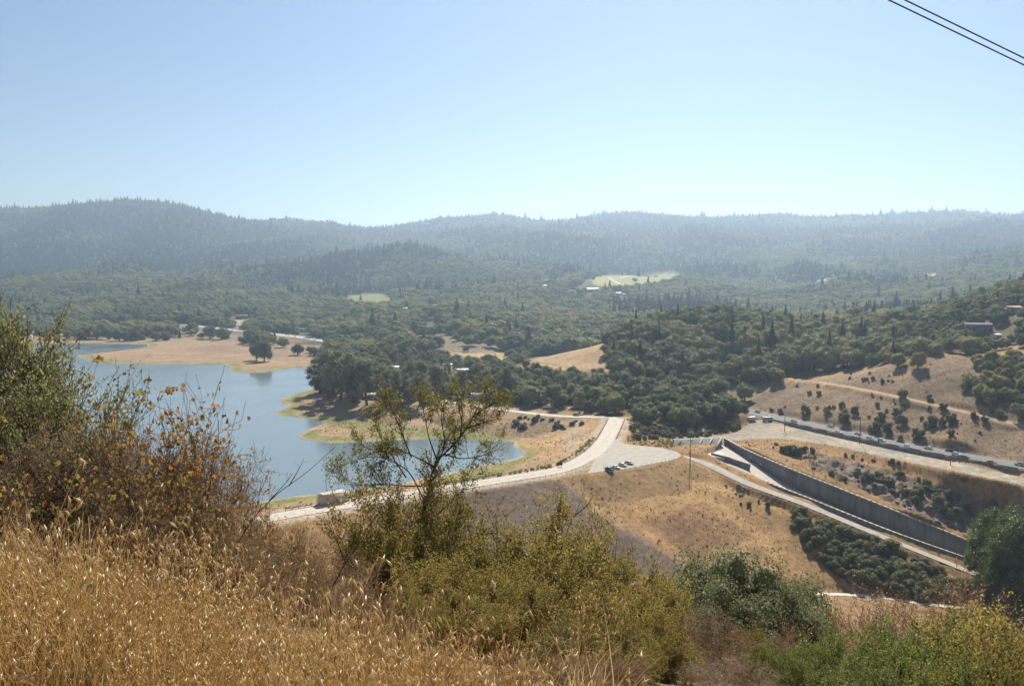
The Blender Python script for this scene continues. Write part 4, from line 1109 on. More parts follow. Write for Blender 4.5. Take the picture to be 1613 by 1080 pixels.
for px, py, h in ((1018, 522, 40), (988, 527, 20), (1086, 500, 26), (1062, 508, 28), (1150, 503, 18), (1240, 512, 20), (1256, 512, 26), (1284, 516, 28), (1294, 517, 24), (1108, 504, 22), (962, 540, 14), (1215, 560, 60), (1172, 560, 50)):
    at_px(CONS, "conifer_tree", "dark conifer rising above the oaks of the knoll", "tree", px, py, h, "conifers standing out on the knoll", 1.1, 600, 1000)
for px, py, h in ((1340, 522, 36), (1352, 524, 42), (1366, 524, 34)):
    at_px(EUCS, "eucalyptus_tree", "tall broad tree at the saddle between knoll and side slope", "tree", px, py, h, "tall trees at the saddle", 1.2, 600, 1000)
SHRUBS = [(1269, 652, 20), (1304, 650, 16), (1326, 641, 12), (1328, 666, 27), (1347, 653, 18), (1382, 640, 10), (1387, 663, 20), (1413, 655, 20), (1420, 669, 22), (1377, 680, 22), (1399, 682, 22), (1425, 694, 17), (1446, 690, 24), (1465, 673, 26), (1483, 671, 18),
          (1500, 666, 22), (1498, 686, 15), (1535, 658, 14), (1551, 664, 14), (1577, 659, 20), (1562, 650, 12), (1422, 627, 20), (1424, 641, 9), (1465, 631, 14), (1275, 621, 9), (1290, 622, 10), (1463, 644, 8), (1485, 645, 16), (1300, 585, 12), (1553, 720, 14), (1230, 652, 12), (1215, 648, 9), (1335, 668, 14), (1360, 600, 9), (1375, 598, 8), (1390, 602, 9)]
_sr = np.random.default_rng(8)
for i in range(70):
    c_ = SHRUBS[_sr.integers(len(SHRUBS))]
    SHRUBS.append((c_[0] + _sr.normal() * 26, c_[1] + _sr.normal() * 9, _sr.uniform(2.5, 7.5)))
SHRUBS = [q for q in SHRUBS if q[1] > 585 and seg_dist(np.array([q[0]]), np.array([q[1]]), [(1190, 652), (1250, 664), (1330, 682), (1450, 707), (1613, 737)])[0] > 6 and q[1] < 647 + (q[0] - 1190) * 0.2]
for px, py, h in SHRUBS:
    at_px(BUSHES, "hillside_shrub", "dark rounded shrub scattered on the dry slope above the highway", "shrub", px, py, h * 0.95, "shrubs dotted on the dry slope", 0.8, 380, 800)
for px, py, h in ((1232, 712, 13), (1241, 715, 18), (1254, 717, 20), (1266, 712, 13), (1280, 712, 10), (1332, 719, 8), (1343, 721, 8), (1358, 725, 6), (1376, 727, 6), (1404, 728, 9), (1415, 730, 6), (1519, 758, 12), (1310, 748, 10), (1330, 756, 8), (1223, 701, 6), (1218, 706, 5)):
    at_px(BUSHES, "lot_shrub", "small shrub on the rough bank between gravel lot and spillway", "shrub", px, py, h, "small shrubs between lot and spillway", 1.1, 330, 480)
for px, py, h in ((1180, 797, 10), (1210, 799, 12), (1195, 790, 5), (1167, 795, 6)):
    at_px(BUSHES, "dam_shrub", "small lone shrub on the dam slope beside the rock pile", "shrub", px, py, h, "small shrubs beside the rock pile", 0.8, 300, 420)
X, Y, Z, px, py = pick(290, 385, 4.6, [(1238, 806), (1268, 812), (1330, 838), (1420, 874), (1500, 906), (1540, 925), (1500, 948), (1440, 944), (1330, 925), (1290, 885), (1262, 850)])
k = clear(X, Y) & (seg_dist(X, Y, FIELD_PATH) > 2.5)
for x, y, z in zip(X[k], Y[k], Z[k]):
    plant(BUSHES[ONE.integers(4)], "slope_bush", "dense green bush in the thicket below the spillway road", "bush", (x, y, z - 0.3), ONE.uniform(3.6, 6.6), ONE.uniform(0, 6.28), "bushes of the thicket below the spillway", ONE.uniform(1.05, 1.4))
X, Y, Z, px, py = pick(330, 420, 5.0, [(1330, 728), (1420, 748), (1520, 770), (1640, 790), (1640, 880), (1560, 850), (1480, 815), (1420, 785), (1340, 750)], 0.75)
k = clear(X, Y) & (ONE.uniform(size=len(X)) < np.clip(0.25 + (px - 1330) / 230, 0.25, 0.85))
for x, y, z in zip(X[k], Y[k], Z[k]):
    plant(BUSHES[ONE.integers(4)], "rock_bush", "dark bush growing on the shaded rock cut above the spillway", "bush", (x, y, z - 0.3), ONE.uniform(2.2, 5), ONE.uniform(0, 6.28), "bushes on the shaded rock cut", ONE.uniform(1.0, 1.3))
X, Y, Z, px, py = pick(470, 560, 5.5, [(800, 656), (880, 658), (925, 660), (920, 672), (870, 682), (800, 676)])
for x, y, z in zip(X, Y, Z):
    if ONE.uniform() < 0.5 and seg_dist(np.array([x]), np.array([y]), SHORE_ROAD)[0] > 5:
        plant(BUSHES[ONE.integers(4)], "bank_bush", "low dark bush on the steep lake bank under the road", "bush", (x, y, z - 0.2), ONE.uniform(1.6, 4.2), ONE.uniform(0, 6.28), "bushes on the lake bank", 1.2)
X, Y, Z, px, py = pick(430, 520, 4.5, [(988, 668), (1040, 672), (1110, 676), (1180, 664), (1185, 672), (1100, 690), (1000, 694), (980, 690)])
k = clear(X, Y)
for x, y, z in zip(X[k], Y[k], Z[k]):
    plant(BUSHES[ONE.integers(4)], "roadside_bush", "rounded bush at the edge of the wood beside the dam road", "bush", (x, y, z - 0.2), ONE.uniform(2.2, 4.4), ONE.uniform(0, 6.28), "bushes along the wood beside the dam road", 1.2)

for px, py, h in ((503, 620, 62), (518, 627, 78), (536, 631, 84), (556, 634, 82), (578, 638, 76), (604, 640, 68), (630, 640, 60), (660, 640, 56)):
    at_px(EUCS, "eucalyptus_tree", "tall eucalyptus at the lakeward front of the grove, casting shade on the bank", "tree", px, py, h, "eucalyptus along the front of the grove", 1.15, 560, 760)
# ------------------------------------------------------------------ buildings
M_ROOFS = {"white": surf_mat("white_roof", (0.80, 0.78, 0.74), 0.5, 0.08, 0.5), "tan": surf_mat("tan_roof", (0.46, 0.36, 0.30), 0.98, 0.2, 1.0, spec=0.05), "grey": surf_mat("grey_roof", (0.20, 0.19, 0.19), 0.98, 0.25, 1.0, spec=0.05), "red": surf_mat("rust_roof", (0.36, 0.15, 0.11), 0.9, 0.25, 1.0)}
M_WALLS = {"white": surf_mat("white_wall", (0.74, 0.70, 0.63), 0.9, 0.1, 0.6), "tan": surf_mat("tan_wall", (0.50, 0.40, 0.29), 0.9, 0.15, 0.6), "grey": surf_mat("slate_wall", (0.17, 0.18, 0.20), 0.9, 0.2, 0.6), "dark": surf_mat("brown_wall", (0.11, 0.085, 0.07), 0.9, 0.2, 0.6)}
gm, gnt, gout = new_mat("window_glass"); gb_ = node(gnt, "ShaderNodeBsdfPrincipled", i_Roughness=0.08); gb_.inputs["Base Color"].default_value = (0.03, 0.035, 0.045, 1); gnt.links.new(gb_.outputs[0], gout.inputs[0]); M_GLASS = gm
def house(name, label, key, w, d, h, roof="tan", wall="tan", rz=0.0, pitch=0.35, cat="house", chimney=False, stripe=False, cols=3):
    p = HOUSES[key]
    t = thing(name, label, cat, (p[0], p[1] + d / 2, H(p[0], p[1]) - 0.4), rz)
    b = MB(); b.box((0, 0, h / 2), (w, d, h)); rise = d / 2 * pitch
    b.add([(-w / 2, -d / 2, h), (-w / 2, d / 2, h), (-w / 2, 0, h + rise), (w / 2, -d / 2, h), (w / 2, d / 2, h), (w / 2, 0, h + rise)], np.array([[0, 2, 1], [3, 4, 5]]))
    link("wall", b.mesh("wall"), M_WALLS[wall], t)
    e, th = 0.6, 0.22
    b = MB()
    for s in (-1, 1):
        V = [(-w / 2 - e, s * (d / 2 + e), h - e * pitch), (w / 2 + e, s * (d / 2 + e), h - e * pitch), (w / 2 + e, 0, h + rise), (-w / 2 - e, 0, h + rise)]
        V = np.array(V); b.add(np.concatenate([V + [0, 0, 0.03], V + [0, 0, th]]), np.array([[0, 1, 2, 3], [4, 5, 6, 7], [0, 1, 5, 4], [1, 2, 6, 5], [2, 3, 7, 6], [3, 0, 4, 7]]))
    rf = link("roof", b.mesh("roof"), M_ROOFS[roof], t)
    if stripe:
        for i in range(5):
            x = (i - 2) * w * 0.16
            b = MB(); V = np.array([(x - w * 0.05, -d * 0.32, h + rise * 0.36 + 0.3), (x + w * 0.05, -d * 0.32, h + rise * 0.36 + 0.3), (x + w * 0.05, -d * 0.18, h + rise * 0.64 + 0.3), (x - w * 0.05, -d * 0.18, h + rise * 0.64 + 0.3)])
            b.add(np.concatenate([V, V + [0, 0, 0.12]]), np.array([[4, 5, 6, 7], [0, 1, 5, 4], [1, 2, 6, 5], [2, 3, 7, 6], [3, 0, 4, 7]])); link("roof_panel", b.mesh("roof_panel"), M_ROOFS["red"], rf)
    if chimney:
        b = MB(); b.box((w * 0.2, d * 0.1, h + rise * 0.8 + 0.6), (0.9, 0.9, 1.8)); link("chimney", b.mesh("chimney"), M_WALLS["tan"], rf)
    for i in range(cols):
        x = (i + 0.5) / cols * w - w / 2
        b = MB()
        if i == cols // 2: b.box((x, -d / 2 - 0.03, 1.1), (1.2, 0.1, 2.2)); link("door", b.mesh("door"), M_WALLS["dark"], t)
        else: b.box((x, -d / 2 - 0.03, h * 0.55), (w / cols * 0.45, 0.08, h * 0.38)); link("window", b.mesh("window"), M_GLASS, t)
    return t
house("hilltop_house", "tan-roofed house on the left crown of the knoll among trees", "knoll", 17, 10, 4.5, "tan", "tan", 0.15, chimney=True)
house("hillside_house", "grey two-storey house among trees on the right slope", "hill_low", 19, 10, 7.5, "grey", "grey", -0.2, cols=5)
house("hillside_house", "tan-roofed house at the right edge, highest on the slope", "hill_high", 12, 8, 4, "tan", "tan", 0.2)
house("garden_shed", "small white-roofed shed beside the grey house", "shed", 6, 4, 2.6, "white", "white", 0.5, cat="shed", cols=2)
house("hillside_cottage", "tiny white-roofed cottage near the crest of the right slope", "tiny", 6, 5, 3, "white", "tan", 0.1, cols=2)
house("barn", "long barn with a bright white roof below the green field", "barn", 44, 20, 6, "white", "grey", -0.35, 0.45, "barn", stripe=True, cols=5)
house("farm_hall", "low pale farm building left of the white-roofed barn", "hall", 26, 12, 4, "white", "dark", 0.1, 0.25, "farm building")
house("farm_cottage", "small pale cottage below the fork of the field road", "cottage", 14, 10, 4, "white", "tan", -0.3)
house("farm_lodge", "pale roofed lodge lowest below the green field", "lodge", 13, 9, 4, "white", "tan", 0.2)
house("cabin", "lone white-roofed cabin in the forest, left of the barn", "cabin", 13, 9, 4, "white", "white", 0.4)
house("far_house", "white house in the tan clearing on the far hill, left one of a pair", "far_a", 22, 12, 6, "white", "white", 0.1)
house("far_house", "white house in the tan clearing on the far hill, right one of a pair", "far_b", 16, 10, 5, "tan", "white", -0.2)
house("far_house", "pale house in the farther tan clearing high on the right hills", "far_c", 20, 12, 5, "tan", "white", 0.0)
house("grove_house", "cream flat-roofed building showing above the trees of the grove", "grove_a", 14, 9, 8.5, "white", "white", 0.05, 0.15)
house("grove_house", "white building deep in the grove, behind the lone foreground tree", "grove_b", 11, 8, 9, "white", "white", 0.0, 0.2)
house("grove_house", "tall white building glimpsed between trees right of the grove", "grove_c", 10, 9, 10, "white", "white", 0.2, 0.2, cols=3)
house("shore_cottage", "small white cottage under the trees near the lake bank", "grove_d", 8, 6, 4, "white", "white", -0.1)
house("roadside_house", "low tan house by the shore road under dark trees", "grove_e", 12, 7, 4, "tan", "tan", 0.1)
house("roadside_building", "long grey roadside building right of the grove", "road_a", 20, 9, 4.5, "white", "grey", 0.0, 0.15, "building", cols=5)
house("roadside_building", "pale low roadside building just left of the bare hill", "road_b", 16, 8, 4, "grey", "white", 0.1, 0.2, "building")
house("valley_house", "pale house in the valley woods, left of the red-roofed one", "valley_a", 15, 10, 6, "white", "white", 0.2)
house("valley_house", "rust-roofed house in the valley woods", "valley_b", 16, 11, 7, "red", "tan", -0.2)
house("valley_house", "white-roofed house lowest in the valley woods", "valley_c", 16, 9, 5, "white", "white", 0.1)
house("west_house", "dark house with pale roofs above the far highway", "west_a", 24, 12, 6, "grey", "dark", 0.05, cols=5)
house("west_house", "brown-roofed house beside the far highway", "west_b", 24, 12, 5, "grey", "tan", 0.0, cols=5)
for nm, lab, ln, hw in (("field_road", "pale farm road forking across the green field", [(958, 437), (968, 443), (980, 450)], 3.5), ("field_road", "pale upper farm road along the green field", [(962, 440), (985, 436), (1015, 431.5)], 3.0)):
    L = smooth_line([on_ground(a, b, 1500, 3200) for a, b in ln], 6)
    tag(strip(nm, L, hw, M_PALEPATH, 0.8, follow=True, cross=3), lab, "road", kind="structure")

# small beige pump house on the dam, with its lamp post
pb = P(507, 797, 0.0); pb2 = P(552, 789, 0.0)
rzb = math.atan2(pb2[1] - pb[1], pb2[0] - pb[0])
pump = thing("pump_house", "small beige flat-roofed concrete building on the lake side of the dam road", "building", (pb[0], pb[1], -0.1), rzb)
b = MB(); b.box((5.4, 2.4, 1.9), (10.6, 4.6, 3.8)); link("wall", b.mesh("wall"), M_WALLS["tan"], pump).data.materials[0] = surf_mat("beige_render", (0.56, 0.46, 0.35), 0.9, 0.12, 0.5)
b = MB(); b.box((5.4, 2.4, 3.95), (11.1, 5.1, 0.3)); b.box((5.4, 2.4, 4.2), (10.0, 4.0, 0.2), 0, 0.8); link("roof", b.mesh("roof"), surf_mat("pink_beige_roof", (0.60, 0.49, 0.40), 0.9, 0.12, 0.5), pump)
b = MB(); b.box((2.7, 0.07, 2.6), (0.55, 0.1, 0.35)); link("vent", b.mesh("vent"), M_DARK, pump)
b = MB(); b.box((6.4, 0.06, 1.05), (1.0, 0.1, 2.1)); dr = link("door", b.mesh("door"), surf_mat("door_paint", (0.33, 0.28, 0.22), 0.7, 0.15, 1.0), pump)
b = MB(); b.box((6.75, 0.0, 1.05), (0.08, 0.08, 0.14)); link("handle", b.mesh("handle"), M_STEEL, dr)
b = MB(); b.tube([(6.0, 0.05, 2.5), (6.0, -0.45, 2.7), (6.0, -0.6, 2.55)], 0.05, 5); link("wall_lamp", b.mesh("wall_lamp"), M_DARK, pump)
pl = P(514, 778, -1.0)
lp = thing("lamp_post", "thin dark post standing behind the small beige building", "post", pl)
b = MB(); b.tube([(0, 0, -0.5), (0, 0, 8.4)], [0.11, 0.08], 6); link("pole", b.mesh("pole"), M_WOOD, lp)
b = MB(); b.tube([(0, 0, 8.3), (0.25, 0, 8.6), (0.5, 0, 8.65)], 0.05, 5); link("lamp_arm", b.mesh("lamp_arm"), M_DARK, lp)
# notice board by the bend, boat ramp
nb = P(882, 735, 0); sg = thing("notice_board", "dark notice board on two posts beside the dam road", "sign", nb, 0.1)
for x in (-0.75, 0.75):
    b = MB(); b.box((x, 0, 0.9), (0.14, 0.14, 2.0)); link("post", b.mesh("post"), M_WOOD, sg)
b = MB(); b.box((0, -0.12, 1.5), (2.2, 0.1, 1.5)); link("board", b.mesh("board"), M_DARK, sg)
r0, r1 = P(884, 722, -3.6), P(898, 716.5, -3.0)
b = MB(); b.beam(r0 + [0, 0, 0.6], r1 + [0, 0, 0.6], 4.0, 0.5); tag(link("ramp_slab", b.mesh("ramp_slab"), M_CONC_PALE), "pale concrete ramp slab on the shore below the bend", "ramp")

# ------------------------------------------------------------------ vehicles
def paint_mat(name, c, metal=0.2):
    m, nt, out = new_mat(name)
    b = node(nt, "ShaderNodeBsdfPrincipled", i_Roughness=0.28, i_Metallic=metal); b.inputs["Base Color"].default_value = (*c, 1)
    b.inputs["Coat Weight"].default_value = 0.6; nt.links.new(b.outputs[0], out.inputs[0]); return m
CARC = {"white": paint_mat("white_paintwork", (0.78, 0.78, 0.77), 0), "silver": paint_mat("silver_paintwork", (0.48, 0.49, 0.50), 0.5), "black": paint_mat("black_paintwork", (0.018, 0.02, 0.024), 0.1), "red": paint_mat("red_paintwork", (0.36, 0.03, 0.03), 0.1), "blue": paint_mat("blue_paintwork", (0.05, 0.09, 0.18), 0.2), "tan": paint_mat("tan_paintwork", (0.45, 0.40, 0.30), 0.3)}
M_TYRE = surf_mat("tyre_rubber", (0.02, 0.02, 0.02), 0.9, 0.2, 3.0); M_RIM = surf_mat("wheel_rim", (0.5, 0.5, 0.5), 0.35, 0.1, 2.0, metal=0.7)
M_LAMP = surf_mat("headlamp_glass", (0.7, 0.7, 0.68), 0.15, 0.05, 2.0); M_TAIL = surf_mat("tail_lamp", (0.30, 0.015, 0.015), 0.25, 0.1, 2.0)
PROF = {"sedan": ([(-2.2, .32), (-2.27, .62), (-2.18, .90), (-1.55, .98), (-0.95, 1.40), (0.30, 1.44), (1.02, 1.0), (2.0, .84), (2.26, .62), (2.2, .32)], (3, 4, 5, 6)),
        "suv": ([(-2.2, .40), (-2.3, .70), (-2.22, 1.08), (-2.05, 1.15), (-1.85, 1.70), (0.35, 1.76), (1.05, 1.16), (2.1, 1.02), (2.3, .72), (2.24, .40)], (3, 4, 5, 6)),
        "wagon": ([(-2.2, .34), (-2.27, .64), (-2.2, .98), (-2.0, 1.02), (-1.7, 1.46), (0.35, 1.50), (1.02, 1.04), (2.0, .88), (2.26, .64), (2.2, .34)], (3, 4, 5, 6))}
CAR_MESH = {}
def car_meshes(style):
    if style in CAR_MESH: return CAR_MESH[style]
    pr, gh = PROF[style]; pr = np.array(pr); belt = pr[gh[0], 1]; top = pr[:, 1].max()
    hw = np.where(pr[:, 1] > belt + 0.1, 0.64, np.where(np.abs(pr[:, 0]) > 2.1, 0.78, 0.9))
    hw[gh[0]] = hw[gh[3]] = 0.88
    n = len(pr); mid = np.c_[pr[:, 0] * 0.985, hw * 0.0, pr[:, 1]]
    b = MB()
    Ls = np.c_[pr[:, 0], hw, pr[:, 1]]; Rs = np.c_[pr[:, 0], -hw, pr[:, 1]]
    b.add(np.concatenate([Ls, Rs]), np.array([[i, (i + 1) % n, n + (i + 1) % n, n + i] for i in range(n)]))
    # sides: body below the belt, roof pillars above
    lo = [0, 1, 2, 3, 6, 7, 8, 9]
    for S, sg_ in ((Ls, 1), (Rs, -1)):
        bm = [(0, 1, 2, 3), (0, 3, 6, 9), (9, 6, 7, 8), (3, 4, 5, 6)]
        b.add(S, np.array([q if sg_ < 0 else q[::-1] for q in bm]))
    body = b.mesh("body")
    g = MB()
    for S, sg_ in ((Ls, 1), (Rs, -1)):
        q = S[list(gh)]; c = q.mean(0); q2 = c + (q - c) * [0.9, 1, 0.82] + [0, 0.015 * sg_, 0.01]
        g.add(q2, np.array([[0, 1, 2, 3]]))
    side = g.mesh("side_window")
    def pane(i, j):
        q = np.array([Ls[i], Ls[j], Rs[j], Rs[i]]); c = q.mean(0); q = c + (q - c) * 0.88
        nn = np.cross(q[1] - q[0], q[3] - q[0]); nn /= np.linalg.norm(nn)
        if nn[2] < 0: nn = -nn
        return MB().add(q + nn * 0.02, np.array([[0, 1, 2, 3]])).mesh("windscreen")
    ws, rw = pane(gh[3], gh[2]), pane(gh[0], gh[1])
    a = np.arange(14) * 2 * math.pi / 14; R_ = 0.34
    def disc(r, y0, y1):
        V = np.concatenate([np.c_[np.cos(a) * r, 0 * a + y0, np.sin(a) * r], np.c_[np.cos(a) * r, 0 * a + y1, np.sin(a) * r], [[0, y0, 0], [0, y1, 0]]])
        m_ = MB(); m_.add(V, [np.array([[i, (i + 1) % 14, 14 + (i + 1) % 14, 14 + i] for i in range(14)]), np.array([[(i + 1) % 14, i, 28] for i in range(14)] + [[14 + i, 14 + (i + 1) % 14, 29] for i in range(14)])]); return m_
    tyre, rim = disc(R_, -0.11, 0.11).mesh("tyre"), disc(R_ * 0.62, -0.125, 0.125).mesh("rim")
    lamp = MB().box((0, 0, 0), (0.08, 0.36, 0.16)).mesh("headlight"); tail = MB().box((0, 0, 0), (0.08, 0.30, 0.18)).mesh("tail_light")
    for m_, t_ in ((side, M_GLASS), (ws, M_GLASS), (rw, M_GLASS), (tyre, M_TYRE), (rim, M_RIM), (lamp, M_LAMP), (tail, M_TAIL)): m_.materials.append(t_)
    CAR_MESH[style] = (body, side, ws, rw, tyre, rim, lamp, tail, pr)
    return CAR_MESH[style]
BODY = {}
def car(name, label, cat, style, colour, loc, rz, group=None, small=False):
    body, side, ws, rw, tyre, rim, lamp, tail, pr = car_meshes(style)
    if (style, colour) not in BODY:
        m_ = body.copy(); m_.materials.append(CARC[colour]); BODY[style, colour] = m_
    t = thing(name, label, cat, loc, rz, group)
    link("body", BODY[style, colour], None, t); link("side_window", side, None, t); link("windscreen", ws, None, t); link("rear_window", rw, None, t)
    for x in (-1.38, 1.38):
        for y in (-0.80, 0.80):
            w_ = link("wheel", tyre, None, t, (x, y, 0.34))
            if not small: link("rim", rim, None, w_)
    if not small:
        for y in (-0.6, 0.6):
            link("headlight", lamp, None, t, (pr[8, 0] - 0.02, y, pr[7, 1] - 0.12)); link("tail_light", tail, None, t, (pr[1, 0] + 0.03, y, pr[2, 1] - 0.12))
    return t
rzp = math.radians(-38)
car("parked_car", "black sport utility car nearest the fence in the turnout", "car", "suv", "black", P(960, 741.5, 0.08), rzp)
car("parked_car", "white sedan parked right beside the black car in the turnout", "car", "sedan", "white", P(969.5, 737.5, 0.08), rzp + 0.05)
car("parked_car", "silver white wagon third from the black car in the turnout", "car", "wagon", "silver", P(981, 734, 0.08), rzp - 0.04)
car("parked_car", "tan car at the right end of the four parked in the turnout", "car", "wagon", "tan", P(991, 731, 0.08), rzp + 0.03)

def lane_pos(line, px, off, z=0.12):
    L = resample(line, 1.0); p_ = project(L[:, 0], L[:, 1], L[:, 2])[0]
    i = int(np.clip(np.argmin(np.abs(p_ - px)), 1, len(L) - 2)); t_ = L[i + 1, :2] - L[i - 1, :2]; t_ /= np.linalg.norm(t_)
    return np.array([L[i, 0] - t_[1] * off, L[i, 1] + t_[0] * off, L[i, 2] + z]), math.atan2(t_[1], t_[0])
HC = [(1172, "white", -5.0), (1190, "white", 1.8), (1222, "white", -5.2), (1253, "silver", -1.8), (1298, "white", 5.2), (1331, "white", -5.2), (1348, "white", 1.8), (1380, "silver", -5.0), (1391, "white", -1.8), (1408, "black", 5.2), (1440, "white", -5.2), (1460, "white", 1.8), (1487, "black", 5.2), (1509, "white", -1.8), (1527, "black", -5.2), (1569, "red", -5.2), (1604, "silver", 1.8)]
for i, (px, c, off) in enumerate(HC):
    p, a = lane_pos(HWY, px, off)
    same = sum(1 for q in HC if q[1] == c)
    lab = {"red": "red car on the highway below the dry hill, near the right edge"}.get(c, c + " car in traffic on the highway behind the concrete barrier")
    car("highway_car", lab, "car", ("sedan", "suv", "wagon")[i % 3], c, p, a if off < 0 else a + math.pi, None if same == 1 else "cars on the highway below the dry hill", True)
FC = [(322, "white", 3), (369, "white", -3), (396, "silver", 3), (415, "black", -3), (427, "white", 3), (439, "white", -6), (445, "black", 6), (452, "white", 3), (468, "black", -3), (477, "white", 6), (485, "white", -6), (491, "silver", 3), (498, "white", -3), (508, "white", 6), (520, "silver", -3)]
for i, (px, c, off) in enumerate(FC):
    p, a = lane_pos(FAR_HWY, px, off, 0.3)
    car("distant_car", c + " car on the distant highway across the lake", "car", ("suv", "sedan", "wagon")[i % 3], c, p, a, "cars on the distant highway", True)
def trailer(label, p, rz, L, mat):
    t = thing("box_trailer", label, "trailer", p, rz)
    b = MB(); b.box((0, 0, 1.9), (L, 2.4, 2.4)); link("body", b.mesh("body"), mat, t)
    b = MB(); b.box((0, 0, 3.16), (L + 0.1, 2.5, 0.12)); link("roof", b.mesh("roof"), M_ROOFS["white"], t)
    b = MB(); b.box((0, 0, 0.6), (L * 0.96, 1.2, 0.2)); link("chassis", b.mesh("chassis"), M_DARK, t)
    ty = car_meshes("suv")[4]
    for x in (-L * 0.3, L * 0.3):
        for y in (-0.95, 0.95): link("wheel", ty, None, t, (x, y, 0.34))
    b = MB(); b.tube([(L / 2, 0, 0.6), (L / 2 + 1.4, 0, 0.55)], 0.08, 5); link("tow_bar", b.mesh("tow_bar"), M_DARK, t)
trailer("grey box trailer at the wooded end of the gravel lot", P(1183, 664, LOT_Z), 0.5, 7.0, paint_mat("grey_trailer", (0.42, 0.43, 0.43), 0))
trailer("tan box trailer parked alone right of the grey one", P(1208, 664, LOT_Z), 0.1, 6.0, paint_mat("tan_trailer", (0.45, 0.38, 0.30), 0))

# ------------------------------------------------------------------ poles and wires
def utility_pole(label, base, h, rz=0.4, arms=1, group=None):
    t = thing("utility_pole", label, "utility pole", base, rz, group)
    b = MB(); b.tube([(0, 0, -0.5), (0, 0, h)], [0.24, 0.16], 7); link("pole", b.mesh("pole"), M_WOOD, t)
    for k in range(arms):
        z = h - 0.5 - k * 1.4
        b = MB(); b.box((0, 0.2, z), (3.2, 0.16, 0.2)); arm = link("crossarm", b.mesh("crossarm"), M_WOOD, t)
        for x in (-1.45, -0.5, 0.5, 1.45):
            b = MB(); b.tube([(x, 0.2, z + 0.08), (x, 0.2, z + 0.34)], [0.05, 0.07], 5); link("insulator", b.mesh("insulator"), M_GLASS, arm)
    return t, np.asarray(base, float) + [0, 0, h - 0.2]
def pole_px(label, px, py, pytop, z=None, y0=300, y1=1200, **kw):
    base = P(px, py, z) if z is not None else on_ground(px, py, y0, y1)
    return utility_pole(label, base, (py - pytop) * base[1] / FPX, **kw)[1]
top_a = pole_px("utility pole by the turnout at the head of the spillway", 1087, 736, 686, y0=330, y1=460, arms=2)
top_b = pole_px("short utility pole at the wooded end of the gravel lot", 1236, 680, 652, LOT_Z)
top_c = pole_px("tall utility pole with a shadow in the middle of the gravel lot", 1354, 699, 655, LOT_Z)
pole_px("short pole near the right end of the gravel lot", 1497, 732, 716, LOT_Z, arms=1)
top_d = pole_px("utility pole on the hill crest, left of the paired poles", 1101, 624, 593, y0=480, y1=700)
top_e = pole_px("left pole of the pair on the hill crest above the wood", 1136, 628, 590, y0=480, y1=700, arms=2)
top_f = pole_px("right pole of the pair on the hill crest above the wood", 1141, 630, 588, y0=480, y1=700, arms=2)
top_g = pole_px("left of two distant poles beside the bare hill", 780, 588, 556, y0=550, y1=1000)
top_h = pole_px("right of two distant poles beside the bare hill", 795, 590, 559, y0=550, y1=1000)
def wire(label, a, b, sag, rad=0.035, group=None, name="power_line"):
    t = np.linspace(0, 1, 15)[:, None]
    pts = np.asarray(a) * (1 - t) + np.asarray(b) * t; pts[:, 2] -= sag * 4 * (t * (1 - t))[:, 0]
    m = MB(); m.tube(pts, rad, 4); tag(link(name, m.mesh(name), M_WIRE), label, "power line", group)
for k in (-1.4, 0, 1.4):
    off = np.array([k * 0.7, k * 0.7, 0.35])
    wire("thin power line from the paired hill poles down to the lot pole", top_f + off, top_c + off, 4.0, group="power lines down to the lot")
    wire("thin power line from the paired hill poles toward the bare hill", top_e + off, top_h + off, 6.0, group="power lines toward the bare hill")
for k in (-0.7, 0.7):
    wire("thin power line between the spillway pole and the hill pole", top_a + [k, 0, 0.3], top_d + [k, 0, 0.3], 3.0, group="power lines from the spillway pole")
for lab, (a, b) in {"upper of two dark overhead cables in the top right sky": ((1335, -44), (1720, 144)), "lower of two dark overhead cables in the top right sky": ((1310, -43), (1720, 154))}.items():
    pa, pb_ = D(*a, 22.0), D(*b, 26.0)
    d = pb_ - pa; wire(lab, pa - d * 1.5, pb_ + d * 1.2, 0.0, 0.024, name="overhead_cable")

# ------------------------------------------------------------------ rocks
rk = np.random.default_rng(5)
ROCKS = []
for i in range(4):
    V, F = ICO1; V = V * (1 + rk.normal(size=(len(V), 1)) * 0.14) * [1, rk.uniform(0.7, 1), rk.uniform(0.5, 0.8)]
    m_ = make_mesh("boulder", V, F); m_.materials.append(M_ROCK); ROCKS.append(m_)
for i in range(16):
    px, py = rk.uniform(1143, 1183), rk.uniform(764, 781)
    p = on_ground(px, py, 300, 420); o = link("boulder", ROCKS[i % 4], None, None, p, rk.uniform(0, 6), rk.uniform(0.5, 1.5))
    tag(o, "grey boulder in the rock pile on the dam slope", "boulder", "boulders of the rock pile")
p = P(1366, 697, LOT_Z); tag(link("boulder", ROCKS[1], None, None, p, 0.4, 1.7), "lone dark boulder lying on the gravel lot", "boulder")
p = on_ground(1284, 928, 250, 380)
lg = MB().tube([(-1.6, 0, 0.3), (-0.4, 0.1, 0.55), (0.7, 0, 0.5), (1.5, -0.1, 0.9)], [0.3, 0.42, 0.36, 0.15], 7).mesh("fallen_log")
tag(link("fallen_log", lg, M_DARK, None, p, 0.5), "dark log lying at the near end of the pale path", "log")
X, Y, Z, px, py = pick(335, 440, 2.6, ROCK_PX, 0.75)
k = (ONE.uniform(size=len(X)) < 0.25) & clear(X, Y)
scatter("rock_rubble", "broken grey rock covering the cut above the spillway", ROCKS, np.stack([X, Y, Z], 1)[k], ONE.uniform(0.4, 1.5, k.sum()), cat="rubble", wide=(0.8, 1.4), tilt=0.4)

